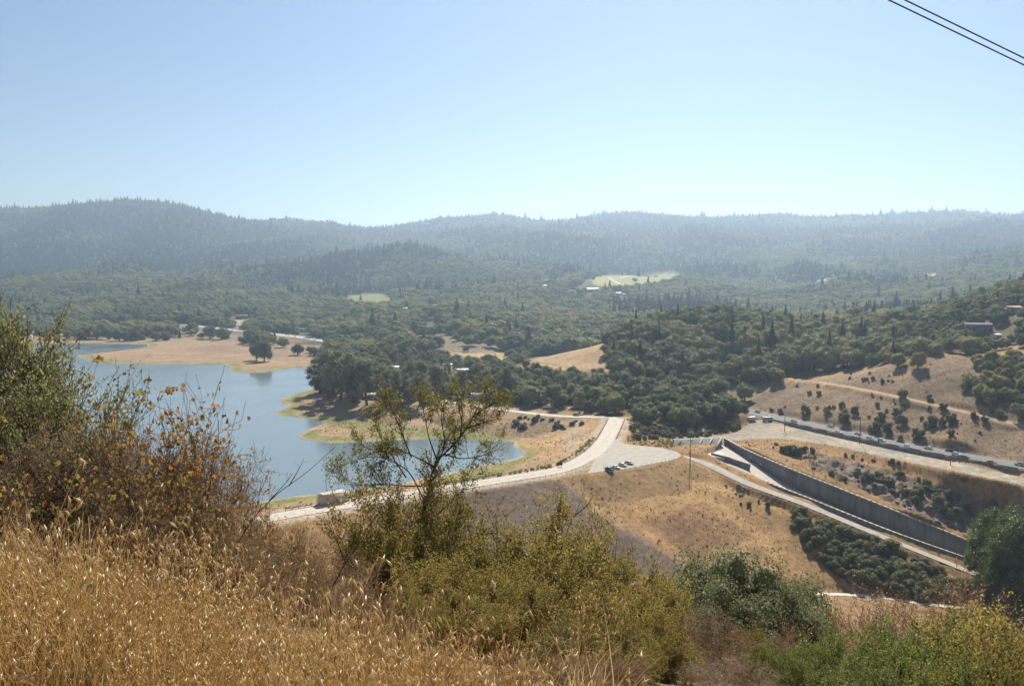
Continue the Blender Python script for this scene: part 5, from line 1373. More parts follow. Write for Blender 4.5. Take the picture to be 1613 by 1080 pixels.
# ------------------------------------------------------------------ dry weeds over the open slopes
def tuft(seed, n=14, h=1.0, w=0.10):
    r = np.random.default_rng(seed); a = r.uniform(0, 6.28, n); q = r.uniform(0.1, 0.55, n) * h
    base = np.c_[r.normal(size=(n, 2)) * 0.22 * h, np.zeros(n)]; tip = base + np.c_[np.cos(a) * q, np.sin(a) * q, r.uniform(0.5, 1.0, n) * h]
    s = np.c_[-np.sin(a), np.cos(a), 0 * a] * w
    V = np.stack([base - s, base + s, tip], 1).reshape(-1, 3)
    return make_mesh("tuft", V, np.arange(3 * n).reshape(n, 3))
M_WEED = leaf_mat("dry_weeds", [(0.0, (0.10, 0.07, 0.04)), (0.4, (0.24, 0.155, 0.075)), (0.75, (0.42, 0.28, 0.12)), (1.0, (0.50, 0.36, 0.17))], 0.35, 0.0)
M_WEEDG = leaf_mat("green_weeds", [(0.0, (0.13, 0.13, 0.05)), (1.0, (0.30, 0.27, 0.10))], 0.35, 0.0)
TUFTS = [tuft(700 + i) for i in range(4)]; GTUFTS = [tuft(710 + i, 18, 1.0, 0.14) for i in range(3)]
for m_ in TUFTS: m_.materials.append(M_WEED)
for m_ in GTUFTS: m_.materials.append(M_WEEDG)
def open_land(X, Y):
    ok = clear(X, Y)
    ok &= seg_dist(X, Y, LAKE, closed=True) > 4
    return ok
X, Y, Z, px, py = pick(255, 560, 1.9)
dn = fbm(X / 20, Y / 20, 77, 4)
k = open_land(X, Y) & (ONE.uniform(size=len(X)) < 0.42 + 0.7 * dn + 0.3 * (px > 1130) * (py < 760)) & (px > 380) & (py > 555)
hs_ = ONE.uniform(0.25, 0.6, k.sum()) * np.where(ONE.uniform(size=k.sum()) < 0.12, 2.0, 1.0)
scatter("dry_weeds", "dry tan weeds and grass over the dam faces and open slopes", TUFTS, np.stack([X, Y, Z], 1)[k], hs_, cat="weeds", wide=(0.9, 1.6))
# green-yellow brush strips along the road edge
pts = []
for off, a, b, h0 in ((7.6, 690, 900, 1.5), (8.6, 700, 880, 1.2), (7.4, 905, 955, 1.4), (8.5, 905, 950, 1.2), (-9.0, 968, 976, 1.3), (9.5, 470, 560, 1.0)):
    L = dam_part(a, b, off); L = resample(L, 1.3)
    for p in L:
        if ONE.uniform() < 0.75:
            x, y = p[0] + ONE.normal() * 0.7, p[1] + ONE.normal() * 0.7
            pts.append((x, y, H(x, y), h0 * ONE.uniform(0.5, 1.2)))
for (a, b, c, d_) in ((972, 682, 1010, 700), (1010, 690, 1060, 702), (1030, 686, 1090, 694)):
    for i in range(70):
        px, py = ONE.uniform(a, c), ONE.uniform(b, d_); p = P(px, py, -2.5); x, y = p[0], p[1]
        if clear(np.array([x]), np.array([y]))[0]: pts.append((x, y, H(x, y), ONE.uniform(0.5, 1.4)))
pts = np.array(pts)
scatter("roadside_weeds", "yellow-green weeds along the edges of the dam road", GTUFTS, pts[:, :3], pts[:, 3], cat="weeds", wide=(0.9, 1.6))
# ------------------------------------------------------------------ the slope at the photographer's feet: shrubs
def interp_line(PT, t):
    """PT (n,k,3), t (n,m) -> points (n,m,3) and tangents"""
    n, k, _ = PT.shape
    f = t * (k - 1); i = np.clip(f.astype(int), 0, k - 2); w = (f - i)[..., None]
    a = np.take_along_axis(PT, i[..., None].repeat(3, -1), 1); b = np.take_along_axis(PT, (i + 1)[..., None].repeat(3, -1), 1)
    d = b - a; return a * (1 - w) + b * w, d / (np.linalg.norm(d, axis=-1, keepdims=True) + 1e-9)
def spawn(r, PT, R, per, length, spread=0.8, up=0.25, k=5, tmin=0.25, keep=0.6, wig=0.10, thin=0.6):
    n = len(PT)
    t = r.uniform(tmin, 1.0, (n, per))
    base, tan = interp_line(PT, t)
    d = tan * keep + r.normal(size=base.shape) * spread + np.array([0, 0, up]); d /= np.linalg.norm(d, axis=-1, keepdims=True)
    L = length * r.uniform(0.55, 1.25, (n, per)) * (1.15 - 0.5 * t)
    rad = np.take_along_axis(R, np.clip((t * (R.shape[1] - 1)).astype(int), 0, R.shape[1] - 1), 1) * thin
    base = base.reshape(-1, 3); d = d.reshape(-1, 3); L = L.reshape(-1, 1); rad = rad.reshape(-1, 1)
    s = np.linspace(0, 1, k)
    bend = r.normal(size=(len(base), 3)) * wig; bend[:, 2] += up * 0.3
    P2 = base[:, None] + d[:, None] * (L * s)[..., None] + bend[:, None] * (L * s ** 2)[..., None] + r.normal(size=(len(base), k, 3)) * (L * 0.018 * (s > 0))[..., None]
    return P2, np.maximum(rad * (1 - 0.62 * s), 0.0011)
def leaves_on(r, PT, per, size, tmin=0.2, off=0.02, fold=0.25, aspect=0.5, upface=0.25):
    t = r.uniform(tmin, 1.0, (len(PT), per)); p, tan = interp_line(PT, t)
    p = p.reshape(-1, 3) + r.normal(size=(len(PT) * per, 3)) * off
    nrm = r.normal(size=p.shape) + np.array([0, 0, upface])
    return leaf_quads(p, nrm, size * r.uniform(0.55, 1.3, len(p)), r, fold, aspect)
def stems(r, n, h, foot, flare, k=6, lean=(0, 0)):
    a = r.uniform(0, 6.283, n); q = np.sqrt(r.uniform(0, 1, n))
    b = np.c_[np.cos(a) * q * foot, np.sin(a) * q * foot, np.full(n, -0.15)]
    tip = np.c_[np.cos(a) * q * flare + lean[0], np.sin(a) * q * flare + lean[1], h * (1 - 0.35 * q ** 2) * r.uniform(0.75, 1.0, n)]
    s = np.linspace(0, 1, k)[None, :, None]
    out = b[:, None] * (1 - s) + tip[:, None] * s
    out[..., :2] += (np.c_[np.cos(a), np.sin(a)] * q[:, None] * flare * 0.2)[:, None] * np.sin(s * math.pi)
    return out + r.normal(size=out.shape) * 0.02 * h * (s > 0)
def shrub_meshes(seed, h=2.0, w=1.2, n=14, per1=7, per2=6, leaves=13, leaf=0.022, rad=0.016, l1=0.55, l2=0.26, spread=0.75, up=0.3, wild=0.03, tmin=0.2, leaf1=0, extra=None, l3=0, aspect=0.5):
    r = np.random.default_rng(seed)
    A = stems(r, n, h * 0.9, w * 0.16, w * 0.8) if extra is None else extra(r)
    RA = np.repeat((rad * (1 - 0.7 * np.linspace(0, 1, A.shape[1])))[None], len(A), 0)
    B, RB = spawn(r, A, RA, per1, l1 * h * 0.5, spread, up)
    Cc, RC = spawn(r, B, RB, per2, l2 * h * 0.5, spread, up, k=4)
    wood = MB(); wood.add(*tubes(A, RA, 5)); wood.add(*tubes(B, RB, 3)); wood.add(*tubes(Cc, RC, 3))
    last = Cc
    if l3:
        Dd, RD = spawn(r, Cc, RC, l3, l2 * h * 0.28, spread, up, k=3); wood.add(*tubes(Dd, RD, 3)); last = Dd
    fol = MB()
    if leaves: fol.add(*leaves_on(r, last, leaves, leaf, 0.1, wild, aspect=aspect))
    if leaf1: fol.add(*leaves_on(r, B, leaf1, leaf, 0.3, wild, aspect=aspect))
    return wood.mesh("stems"), (fol.mesh("foliage") if fol.n else None)

M_OLIVE = leaf_mat("olive_brush_leaves", [(0.0, (0.12, 0.10, 0.035)), (0.35, (0.20, 0.165, 0.05)), (0.65, (0.29, 0.23, 0.075)), (0.88, (0.40, 0.30, 0.12)), (1.0, (0.56, 0.46, 0.28))], 0.5, 0.028, 0.5)
M_GLOSSY = leaf_mat("glossy_green_leaves", [(0.0, (0.09, 0.11, 0.035)), (0.5, (0.15, 0.175, 0.05)), (0.85, (0.23, 0.235, 0.075)), (1.0, (0.36, 0.31, 0.13))], 0.46, 0.035, 0.48)
M_SAGE = leaf_mat("sage_green_leaves", [(0.0, (0.13, 0.135, 0.06)), (0.5, (0.20, 0.20, 0.08)), (0.85, (0.29, 0.265, 0.11)), (1.0, (0.40, 0.32, 0.12))], 0.46, 0.03, 0.5)
M_AUTUMN = leaf_mat("autumn_leaves", [(0.0, (0.17, 0.165, 0.045)), (0.35, (0.26, 0.225, 0.06)), (0.45, (0.24, 0.14, 0.06)), (0.68, (0.36, 0.21, 0.08)), (0.86, (0.40, 0.15, 0.06)), (1.0, (0.44, 0.10, 0.05))], 0.45, 0.012, 0.55)
M_RUST = leaf_mat("rusty_dry_leaves", [(0.0, (0.18, 0.13, 0.07)), (0.4, (0.30, 0.20, 0.11)), (0.75, (0.40, 0.27, 0.13)), (1.0, (0.42, 0.18, 0.09))], 0.35, 0.03, 0.5)
M_TWIG = surf_mat("grey_brown_twigs", (0.20, 0.135, 0.095), 0.9, 0.45, 3.0)
M_DTWIG = surf_mat("dark_bark_stems", (0.075, 0.058, 0.045), 0.9, 0.4, 3.0)
M_DRYTWIG = surf_mat("reddish_dry_twigs", (0.37, 0.25, 0.165), 0.9, 0.45, 2.5)
def with_mat(pair, ms, ml):
    pair[0].materials.append(ms)
    if pair[1]: pair[1].materials.append(ml)
    return pair
# heights are one metre; scaled where they stand
OLIVE = [with_mat(shrub_meshes(800 + i, 1.0, 0.72, 18, 9, 7, 20, 0.0115, 0.006, 0.6, 0.36, 0.85, 0.25, 0.018), M_TWIG, M_OLIVE) for i in range(3)]
GLOSSY = [with_mat(shrub_meshes(820 + i, 1.0, 0.8, 16, 8, 7, 16, 0.013, 0.007, 0.6, 0.34, 0.8, 0.25, 0.018, aspect=0.6), M_DTWIG, M_GLOSSY) for i in range(2)]
SAGE = [with_mat(shrub_meshes(830 + i, 1.0, 0.5, 16, 8, 7, 15, 0.0085, 0.006, 0.55, 0.3, 0.7, 0.5, 0.012), M_TWIG, M_SAGE) for i in range(2)]
BROWN = [with_mat(shrub_meshes(840 + i, 1.0, 0.85, 26, 8, 6, 2, 0.009, 0.005, 0.62, 0.42, 0.75, 0.22, 0.012, l3=3), M_DRYTWIG, M_RUST) for i in range(3)]
RED = [with_mat(shrub_meshes(850 + i, 1.0, 0.75, 13, 7, 5, 2, 0.0155, 0.005, 0.62, 0.36, 0.7, 0.3, 0.014, aspect=0.7, l3=0), M_TWIG, M_AUTUMN) for i in range(2)]
def fine_crown(seed, n_leaf, leaf, n_lobe=85):
    r = np.random.default_rng(seed); L = []
    for i in range(n_lobe):
        d = r.normal(size=3); d /= np.linalg.norm(d); q = r.uniform(0.35, 1.0) ** 0.6
        L.append([d[0] * 0.42 * q, d[1] * 0.42 * q, max(0.1, 0.52 + d[2] * 0.40 * q), r.uniform(0.06, 0.13)])
    return lobed(r, L, n_leaf, leaf, core=0.6, wild=0.75, shell=(0.7, 1.3)).mesh("crown")
GREYTREE = [fine_crown(870 + i, 26000, 0.0080) for i in range(3)]
M_GREYOAK = leaf_mat("grey_green_oak_leaves", [(0.0, (0.11, 0.125, 0.06)), (0.5, (0.175, 0.19, 0.095)), (1.0, (0.28, 0.27, 0.14))], 0.36, 0.015, 0.45)
for m_ in GREYTREE: m_.materials.append(M_GREYOAK)
DARKTREE = [fine_crown(880 + i, 16000, 0.0105) for i in range(2)]
for m_ in DARKTREE: m_.materials.append(leaf_mat("deep_green_oak_leaves", [(0.0, (0.06, 0.085, 0.026)), (0.5, (0.10, 0.13, 0.04)), (1.0, (0.17, 0.19, 0.06))], 0.38, 0.02))

def near_shrub(kind, name, label, px, pytop, Y, wpx=None, group=None, cat="shrub", rz=None, sink=0.0, wfac=0.75):
    """shrub whose top is seen at px, pytop when it stands Y metres out"""
    tip = D(px, pytop, Y); g = H(tip[0], tip[1]); h = max(0.35, tip[2] - g + sink)
    wide = 1.0 if wpx is None else max(0.3, wpx * Y / FPX / 0.85)
    wide = max(wide, wfac * h)
    o = thing(name, label, cat, (tip[0], tip[1], g - sink), ONE.uniform(0, 6.28) if rz is None else rz, group, (wide, wide, h))
    link("stems", kind[0], None, o)
    if kind[1]: link("foliage", kind[1], None, o)
    return o
G_OL = "olive shrubs of the thicket below the photographer"
# grey-green trees at mid slope, dark oaks at the right edge
for i, (px, pt, Y, wd, lab) in enumerate([(1168, 862, 52, 0.8, "tallest grey-green tree in the clump right of the olive thicket"), (1105, 893, 50, 0.75, "grey-green tree at the left end of the clump on the slope"), (1225, 897, 54, 0.75, "grey-green tree at the right of the clump, beside the pale path"),
                                          (1150, 925, 46, 0.85, "low grey-green tree in front of the clump on the slope"), (1245, 935, 49, 0.7, "low grey-green tree at the right front of the clump"), (1075, 925, 44, 0.7, "small grey-green tree half hidden by the olive shrub")]):
    tip = D(px, pt, Y); g = H(tip[0], tip[1]); h = (tip[2] - g) / 0.97
    o = thing("oak_tree", lab, "tree", (tip[0], tip[1], g), i * 1.3, None, (h * wd, h * wd, h)); link("crown", GREYTREE[i % 3], None, o); link("trunk", OAKS[i][1], None, o)
for i, (px, pt, Y, hm, lab) in enumerate([(1583, 795, 318, 22, "tallest dark green oak at the right edge below the spillway"), (1612, 812, 300, 22, "dark green oak cut by the right edge"), (1548, 850, 322, 14, "dark green oak hiding the lower end of the spillway"), (1590, 868, 296, 17, "dark green oak in front of the tallest one at the right edge"), (1556, 897, 306, 12, "low dark green oak beside the thicket below the spillway"), (1618, 890, 288, 18, "broad dark green oak lowest at the right edge")]):
    tip = D(px, pt, Y); g = H(tip[0], tip[1]); h = max(hm * 0.5, tip[2] - g)
    o = thing("oak_tree", lab, "tree", (tip[0], tip[1], g), i * 1.1, None, (h * 0.85, h * 0.85, h)); link("crown", DARKTREE[i % 2], None, o); link("trunk", OAKS[i][1], None, o)
# mid-slope scrub hiding the foot of the hill
MID = np.random.default_rng(77)
for i in range(46):
    u = MID.uniform(-0.45, 0.62); Y = MID.uniform(22, 75)
    x = u * Y; g = H(x, Y)
    kind, nm, lab = ((BROWN[i % 3], "dry_shrub", "brown dry shrub on the slope between the near thickets and the dam"), (OLIVE[i % 3], "olive_shrub", "olive shrub on the slope between the near thickets and the dam"))[int(MID.uniform() < 0.35)]
    h = MID.uniform(1.0, 1.9)
    cap = 90 - Y * (0.325 if u < 0.05 else 0.405 if u < 0.3 else 0.44)      # stays under the view of the dam
    h = min(h, cap - g)
    if h < 0.6: continue
    o = thing(nm, lab, "shrub", (x, Y, g), MID.uniform(0, 6), "shrubs on the mid slope", (h * 1.3, h * 1.3, h)); link("stems", kind[0], None, o); link("foliage", kind[1], None, o)
# olive thicket
for i, (px, pt, Y, w, lab) in enumerate([(630, 735, 13.0, 70, "olive shrub around the foot of the lone slender tree, left side"), (760, 778, 12.5, 95, "olive shrub just right of the lone slender tree's trunk"), (850, 800, 13.0, 80, "olive shrub between the slender tree and the dark dam slope"),
                                         (935, 828, 12.0, 105, "tall olive shrub right of the dark dam slope"), (1000, 872, 12.5, 75, "olive shrub at the right end of the thicket"), (690, 850, 10.0, 110, "olive shrub in front of the slender tree's trunk"),
                                         (830, 890, 9.5, 120, "broad olive shrub in the middle of the thicket"), (950, 930, 9.0, 110, "olive shrub low at the right front of the thicket"), (1010, 985, 9.0, 70, "small olive shrub beside the reddish dry shrub"), (880, 985, 7.5, 110, "nearest olive shrub behind the rusty flower heads"), (588, 815, 12.0, 40, "olive shrub left of the thicket, next to the brown twigs"), (640, 790, 12.0, 80, "leafy olive shrub hiding the foot of the slender tree"), (720, 830, 11.5, 80, "olive shrub right under the fork of the slender tree"), (890, 860, 11.0, 80, "olive shrub below the dark dam slope"), (980, 905, 10.5, 80, "olive shrub left of the grey-green tree clump"), (1040, 935, 10.0, 60, "olive shrub touching the grey-green tree clump"), (760, 930, 8.5, 90, "olive shrub behind the rusty flower heads, left one"), (790, 860, 10.5, 80, "olive shrub in the second row of the thicket"), (660, 920, 8.5, 70, "olive shrub behind the oat heads, left of the flower heads"), (1175, 985, 12.0, 70, "olive shrub between the reddish dry shrub and the glossy shrubs"), (1065, 1000, 9.5, 70, "olive shrub at the foot of the reddish dry shrub"), (975, 1010, 7.5, 80, "low olive shrub at the bottom, right of the nearest one")]):
    near_shrub(OLIVE[i % 3], "olive_shrub", lab, px, pt, Y, w, G_OL)
near_shrub(OLIVE[1], "olive_shrub", "upright olive shrub poking above the thicket with a bare twig", 905, 778, 12.5, 26, G_OL)
# right-hand shrubs
for i, (px, pt, Y, w, lab) in enumerate([(1390, 972, 13.0, 60, "tallest glossy green shrub at the lower right"), (1300, 1000, 13.0, 75, "glossy green shrub at the left of the lower right clump"), (1450, 1012, 12.0, 80, "glossy green shrub in the middle of the lower right clump"), (1350, 1035, 10.0, 90, "nearest glossy green shrub in the lower right clump"), (1250, 1030, 11.0, 40, "small glossy shrub beside the reddish dry shrub"), (1410, 1000, 11.5, 60, "glossy green shrub under the tallest one at the lower right"), (1480, 1045, 9.5, 70, "low glossy green shrub right of the nearest one"), (1215, 1010, 10.5, 50, "glossy green shrub right of the reddish dry shrub"), (1330, 985, 14.0, 50, "glossy green shrub behind the others, left of the tallest")]):
    near_shrub(GLOSSY[i % 2], "glossy_shrub", lab, px, pt, Y, w, "glossy green shrubs at the lower right")
for i, (px, pt, Y, w, lab) in enumerate([(1570, 925, 11.0, 70, "tall olive shrub with twigs near the right edge"), (1500, 985, 10.5, 60, "olive shrub left of the tall one near the right edge"), (1610, 960, 9.0, 70, "olive shrub cut by the right edge"), (1545, 1030, 8.5, 80, "low olive shrub at the lower right corner"), (1530, 960, 12.0, 60, "olive shrub behind the tall one near the right edge"), (1600, 1010, 8.5, 60, "olive shrub in the lower right corner")]):
    near_shrub(GLOSSY[0] if i in (1, 3, 4) else OLIVE[i % 3], "leafy_shrub", lab.replace("olive", "leafy"), px, pt, Y, w, "leafy shrubs at the right edge")
for i, (px, pt, Y, w, lab) in enumerate([(1110, 965, 11.0, 95, "reddish dry shrub between olive thicket and glossy green shrubs"), (1430, 950, 22.0, 60, "brown dry shrub behind the glossy green shrubs"), (1490, 935, 24.0, 60, "olive-brown dry shrub below the thicket by the pale path"), (1540, 950, 20.0, 60, "brown dry shrub left of the tall olive shrub"), (1150, 1045, 8.0, 90, "nearest brown dry shrub at the bottom centre right"), (1250, 990, 20.0, 60, "low brown shrub under the grey-green trees")]):
    near_shrub(BROWN[i % 3], "dry_shrub", lab, px, pt, Y, w, "dry shrubs at the lower right")
# left bank: brown thicket with red leaves, sage shrub
for i, (px, pt, Y, w, lab) in enumerate([(470, 840, 9.0, 50, "brown twiggy shrub left of the lone slender tree"), (530, 868, 8.5, 50, "brown twiggy shrub in front of the slender tree"), (395, 815, 9.0, 50, "brown twiggy shrub under the bare leaning branch"), (295, 735, 8.0, 60, "brown twiggy shrub against the lake"), (230, 665, 7.5, 60, "tall brown shrub at the middle of the left thicket"), (160, 650, 7.0, 90, "brown shrub left of the middle of the left thicket"), (70, 690, 6.5, 90, "brown shrub at the foot of the sage-green shrub"), (200, 760, 6.2, 90, "low brown shrub behind the golden grass"), (320, 815, 6.5, 70, "low brown shrub at the right of the golden grass"), (440, 870, 6.5, 80, "dark twiggy shrub behind the oat heads"), (90, 790, 5.6, 80, "low brown shrub at the left edge behind the grass"), (560, 920, 7.0, 70, "dark twiggy shrub behind the tallest oat stalks"), (-60, 720, 6.2, 90, "brown shrub cut by the left edge"), (620, 960, 6.0, 60, "small dry shrub beside the rusty flower heads"), (700, 1010, 5.4, 60, "dark dry shrub under the rusty flower heads"), (800, 1030, 5.6, 70, "dark dry shrub right of the rusty flower heads"), (900, 1045, 6.0, 70, "dry twiggy shrub at the bottom centre"), (980, 1050, 6.5, 60, "dry twiggy shrub under the olive thicket at the bottom")]):
    near_shrub(BROWN[i % 3], "dry_shrub", lab, px, pt, Y, w, "brown shrubs of the left thicket")
for i, (px, pt, Y, w, lab) in enumerate([(20, 455, 8.0, 58, "tall sage-green shrub at the left edge, reaching the hills"), (-50, 470, 7.5, 70, "sage-green shrub cut by the left edge"), (60, 560, 7.4, 42, "sage-green shrub in front of the tall one at the left edge"), (-10, 600, 6.8, 60, "sage-green shrub low at the left edge"), (110, 640, 7.0, 30, "small sage-green shrub among the red-leaved shrubs")]):
    near_shrub(SAGE[i % 2], "sage_shrub", lab, px, pt, Y, w, "sage-green shrubs at the left edge")
for i, (px, pt, Y, w, lab) in enumerate([(165, 572, 7.0, 40, "red-leaved shrub with twigs rising over the lake inlet"), (225, 590, 7.2, 40, "red-leaved shrub second along the left thicket"), (268, 650, 7.6, 30, "green and red shrub before the lake, at the right of the left thicket"), (305, 672, 8.0, 20, "green and red shrub at the lakeward end of the left thicket"), (100, 620, 6.4, 50, "red-leaved shrub in front of the sage-green shrubs"), (40, 700, 6.0, 50, "red-leaved shrub at the left edge"), (372, 790, 8.0, 26, "red-leaved shrub under the bare leaning branch"), (170, 700, 6.2, 60, "orange-leaved shrub in the middle of the left thicket"), (255, 745, 6.4, 50, "orange-leaved shrub right of the middle of the left thicket"), (445, 815, 8.5, 20, "sparse red-leaved shrub by the dam road end")]):
    near_shrub(RED[i % 2], "red_leaved_shrub", lab, px, pt, Y, w, "red-leaved shrubs of the left thicket")
def px_line(pts, r, jit=0.0):
    return np.array([D(a, b, Y) for a, b, Y in pts])
def sprig(name, label, lines, leafmat, rad=0.006, leaves=5, leaf=0.028, per=5, l=0.16, cat="shrub", barkm=None, group=None, seed=0):
    """a plant drawn limb by limb"""
    r = np.random.default_rng(seed)
    base = D(*lines[0][0]); g = H(base[0], base[1])
    root = np.array([base[0], base[1], min(g, base[2]) - 0.1])
    t = thing(name, label, cat, root, 0, group)
    wood, fol = MB(), MB()
    for k, ln in enumerate(lines):
        L = smooth_line(px_line(ln, r), 5) - root
        if k == 0: L = np.concatenate([[[0, 0, 0]], L])
        A = resample(L, 0.08)[None]; RA = (rad * (1 - 0.75 * np.linspace(0, 1, A.shape[1])))[None] * (1.0 if k == 0 else 0.75)
        wood.add(*tubes(A, RA, 5))
        n = max(2, int(np.linalg.norm(np.diff(L, axis=0), axis=1).sum() * per))
        B, RB = spawn(r, A, RA, n, l, 0.6, 0.35, k=4, tmin=0.25); wood.add(*tubes(B, RB, 3))
        if leaves: fol.add(*leaves_on(r, B, leaves, leaf, 0.3, leaf * 0.5, aspect=0.6)); fol.add(*leaves_on(r, A, n, leaf, 0.4, leaf * 0.6, aspect=0.6))
    link("stems", wood.mesh("stems"), barkm or M_TWIG, t)
    if fol.n: link("foliage", fol.mesh("foliage"), leafmat, t)
    return t
sprig("bare_branch", "bare dark branch leaning out over the lake from the left thicket", [[(372, 860, 6.5), (400, 815, 6.6), (440, 775, 6.8), (485, 742, 7.0), (528, 703, 7.2)], [(455, 765, 6.85), (470, 740, 6.9), (478, 722, 6.9)], [(425, 788, 6.75), (450, 760, 6.7), (462, 745, 6.7)]], M_AUTUMN, 0.007, 0, per=3, l=0.12, barkm=M_DTWIG, cat="branch", seed=1)
sprig("bare_branch", "lower bare branch crossing the brown twigs beside the slender tree", [[(520, 930, 6.4), (545, 885, 6.6), (580, 830, 6.9), (605, 795, 7.0)], [(545, 885, 6.6), (530, 850, 6.6), (522, 825, 6.6)]], M_AUTUMN, 0.009, 0, per=3, l=0.15, barkm=M_DTWIG, cat="branch", seed=2)
for i, (lab, ln) in enumerate([("leafy twig rising over the lake inlet, first of the thin twigs", [(120, 650, 6.8), (140, 610, 6.8), (158, 560, 6.9)]), ("leafy twig with red tips, second of the thin twigs", [(180, 660, 6.9), (198, 615, 6.9), (207, 566, 7.0)]), ("short twig with a dark leaf tip over the lake", [(212, 660, 7.0), (225, 625, 7.0), (236, 600, 7.0)]),
                               ("leaning twig with green and red leaves over the lake", [(235, 655, 7.0), (250, 630, 7.1), (262, 615, 7.1), (282, 608, 7.2)]), ("long thin twig near the end of the left thicket", [(305, 690, 7.4), (325, 660, 7.4), (338, 648, 7.5), (355, 637, 7.5)]), ("thin leafless twig crossing the water", [(185, 640, 6.9), (205, 598, 6.9), (224, 562, 7.0)]), ("lone dark-leaved twig against the water above the dam road", [(425, 810, 7.6), (424, 775, 7.6), (427, 745, 7.6)])]):
    sprig("leafy_twig", lab, [ln], M_AUTUMN, 0.004, 4 if i != 5 else 0, 0.026, 5, 0.12, "twig", group="thin twigs of the left thicket", seed=10 + i)

# lone slender tree
r_ = np.random.default_rng(99)
Yt = 13.5
limbs = [[(655, 870), (661, 834), (671, 794), (684, 734), (715, 700), (735, 674), (755, 637), (768, 604)],
         [(671, 794), (650, 752), (634, 735), (600, 720), (567, 722), (535, 735)], [(684, 734), (660, 722), (630, 708), (611, 705), (581, 707), (554, 690)], [(676, 765), (640, 765), (600, 762), (567, 764), (540, 750), (527, 726)],
         [(648, 720), (636, 690), (622, 655), (607, 618)], [(690, 728), (676, 690), (668, 650), (660, 625)], [(700, 715), (730, 722), (771, 714), (796, 698)], [(735, 674), (755, 668), (785, 660)], [(725, 690), (728, 650), (722, 612)], [(745, 655), (770, 640), (790, 628)],
         [(661, 834), (630, 800), (605, 770), (585, 745)], [(661, 834), (700, 800), (730, 770), (745, 740)], [(645, 860), (615, 830), (590, 800), (560, 790)], [(684, 740), (700, 700), (695, 660), (700, 630)], [(640, 752), (600, 690), (590, 660)]]
base = D(655, 870, Yt); g = H(base[0], base[1]); root = np.array([base[0], base[1], g - 0.1])
tree = thing("slender_tree", "lone slender dark-barked tree with sparse olive leaves over the lake", "tree", root)
wood, fol = MB(), MB()
for k, ln in enumerate(limbs):
    yy = Yt + np.linspace(0, 1, len(ln)) * (r_.uniform(-0.9, 0.9) if k else 0.3)
    L = smooth_line([D(a, b, y) for (a, b), y in zip(ln, yy)], 5) - root
    if k == 0: L = np.concatenate([[[0, 0, 0]], L])
    rad = 0.034 if k == 0 else 0.014
    A = resample(L, 0.10)[None]; RA = (rad * (1 - 0.8 * np.linspace(0, 1, A.shape[1])))[None]
    wood.add(*tubes(A, RA, 7))
    ln_m = np.linalg.norm(np.diff(L, axis=0), axis=1).sum()
    B, RB = spawn(r_, A, RA, int(11 * ln_m) + 3, 0.40, 0.7, 0.35, k=5, tmin=0.3 if k else 0.42); wood.add(*tubes(B, RB, 4))
    Cc, RC = spawn(r_, B, RB, 6, 0.2, 0.75, 0.3, k=4); wood.add(*tubes(Cc, RC, 3))
    fol.add(*leaves_on(r_, Cc, 8, 0.019, 0.15, 0.026, aspect=0.55))
    fol.add(*leaves_on(r_, B, 6, 0.021, 0.4, 0.02, aspect=0.55))
link("trunk", wood.mesh("trunk"), M_DTWIG, tree); link("crown", fol.mesh("crown"), leaf_mat("slender_tree_leaves", [(0.0, (0.11, 0.105, 0.035)), (0.4, (0.18, 0.165, 0.05)), (0.75, (0.26, 0.22, 0.07)), (1.0, (0.38, 0.29, 0.11))], 0.42, 0.03, 0.5), tree)
sprig("bare_branch", "dead pale-barked branch rising from the olive shrub near the dam slope", [[(896, 862, 12.3), (893, 838, 12.3), (905, 812, 12.3), (916, 786, 12.3)], [(905, 812, 12.3), (925, 795, 12.3), (935, 778, 12.3)]], M_OLIVE, 0.014, 3, 0.02, 6, 0.25, "branch", M_DTWIG, seed=5)

# ------------------------------------------------------------------ golden grass, wild oats, rusty flower heads
M_STRAW = leaf_mat("golden_straw", [(0.0, (0.42, 0.30, 0.15)), (0.4, (0.60, 0.45, 0.235)), (0.75, (0.72, 0.58, 0.34)), (1.0, (0.82, 0.71, 0.50))], 0.55, 0.03, 0.4, tr_gain=1.3)
M_OAT = leaf_mat("oat_husks", [(0.0, (0.50, 0.36, 0.18)), (0.5, (0.62, 0.48, 0.27)), (1.0, (0.80, 0.70, 0.50))], 0.5, 0.05, 0.4, tr_gain=1.25)
OCTA_V = np.array([[0, 0, 1.1], [0.18, 0, 0.1], [0, 0.18, 0.1], [-0.18, 0, 0.1], [0, -0.18, 0.1], [0, 0, -0.6]])
OCTA_F = np.array([[0, 1, 2], [0, 2, 3], [0, 3, 4], [0, 4, 1], [5, 2, 1], [5, 3, 2], [5, 4, 3], [5, 1, 4]])
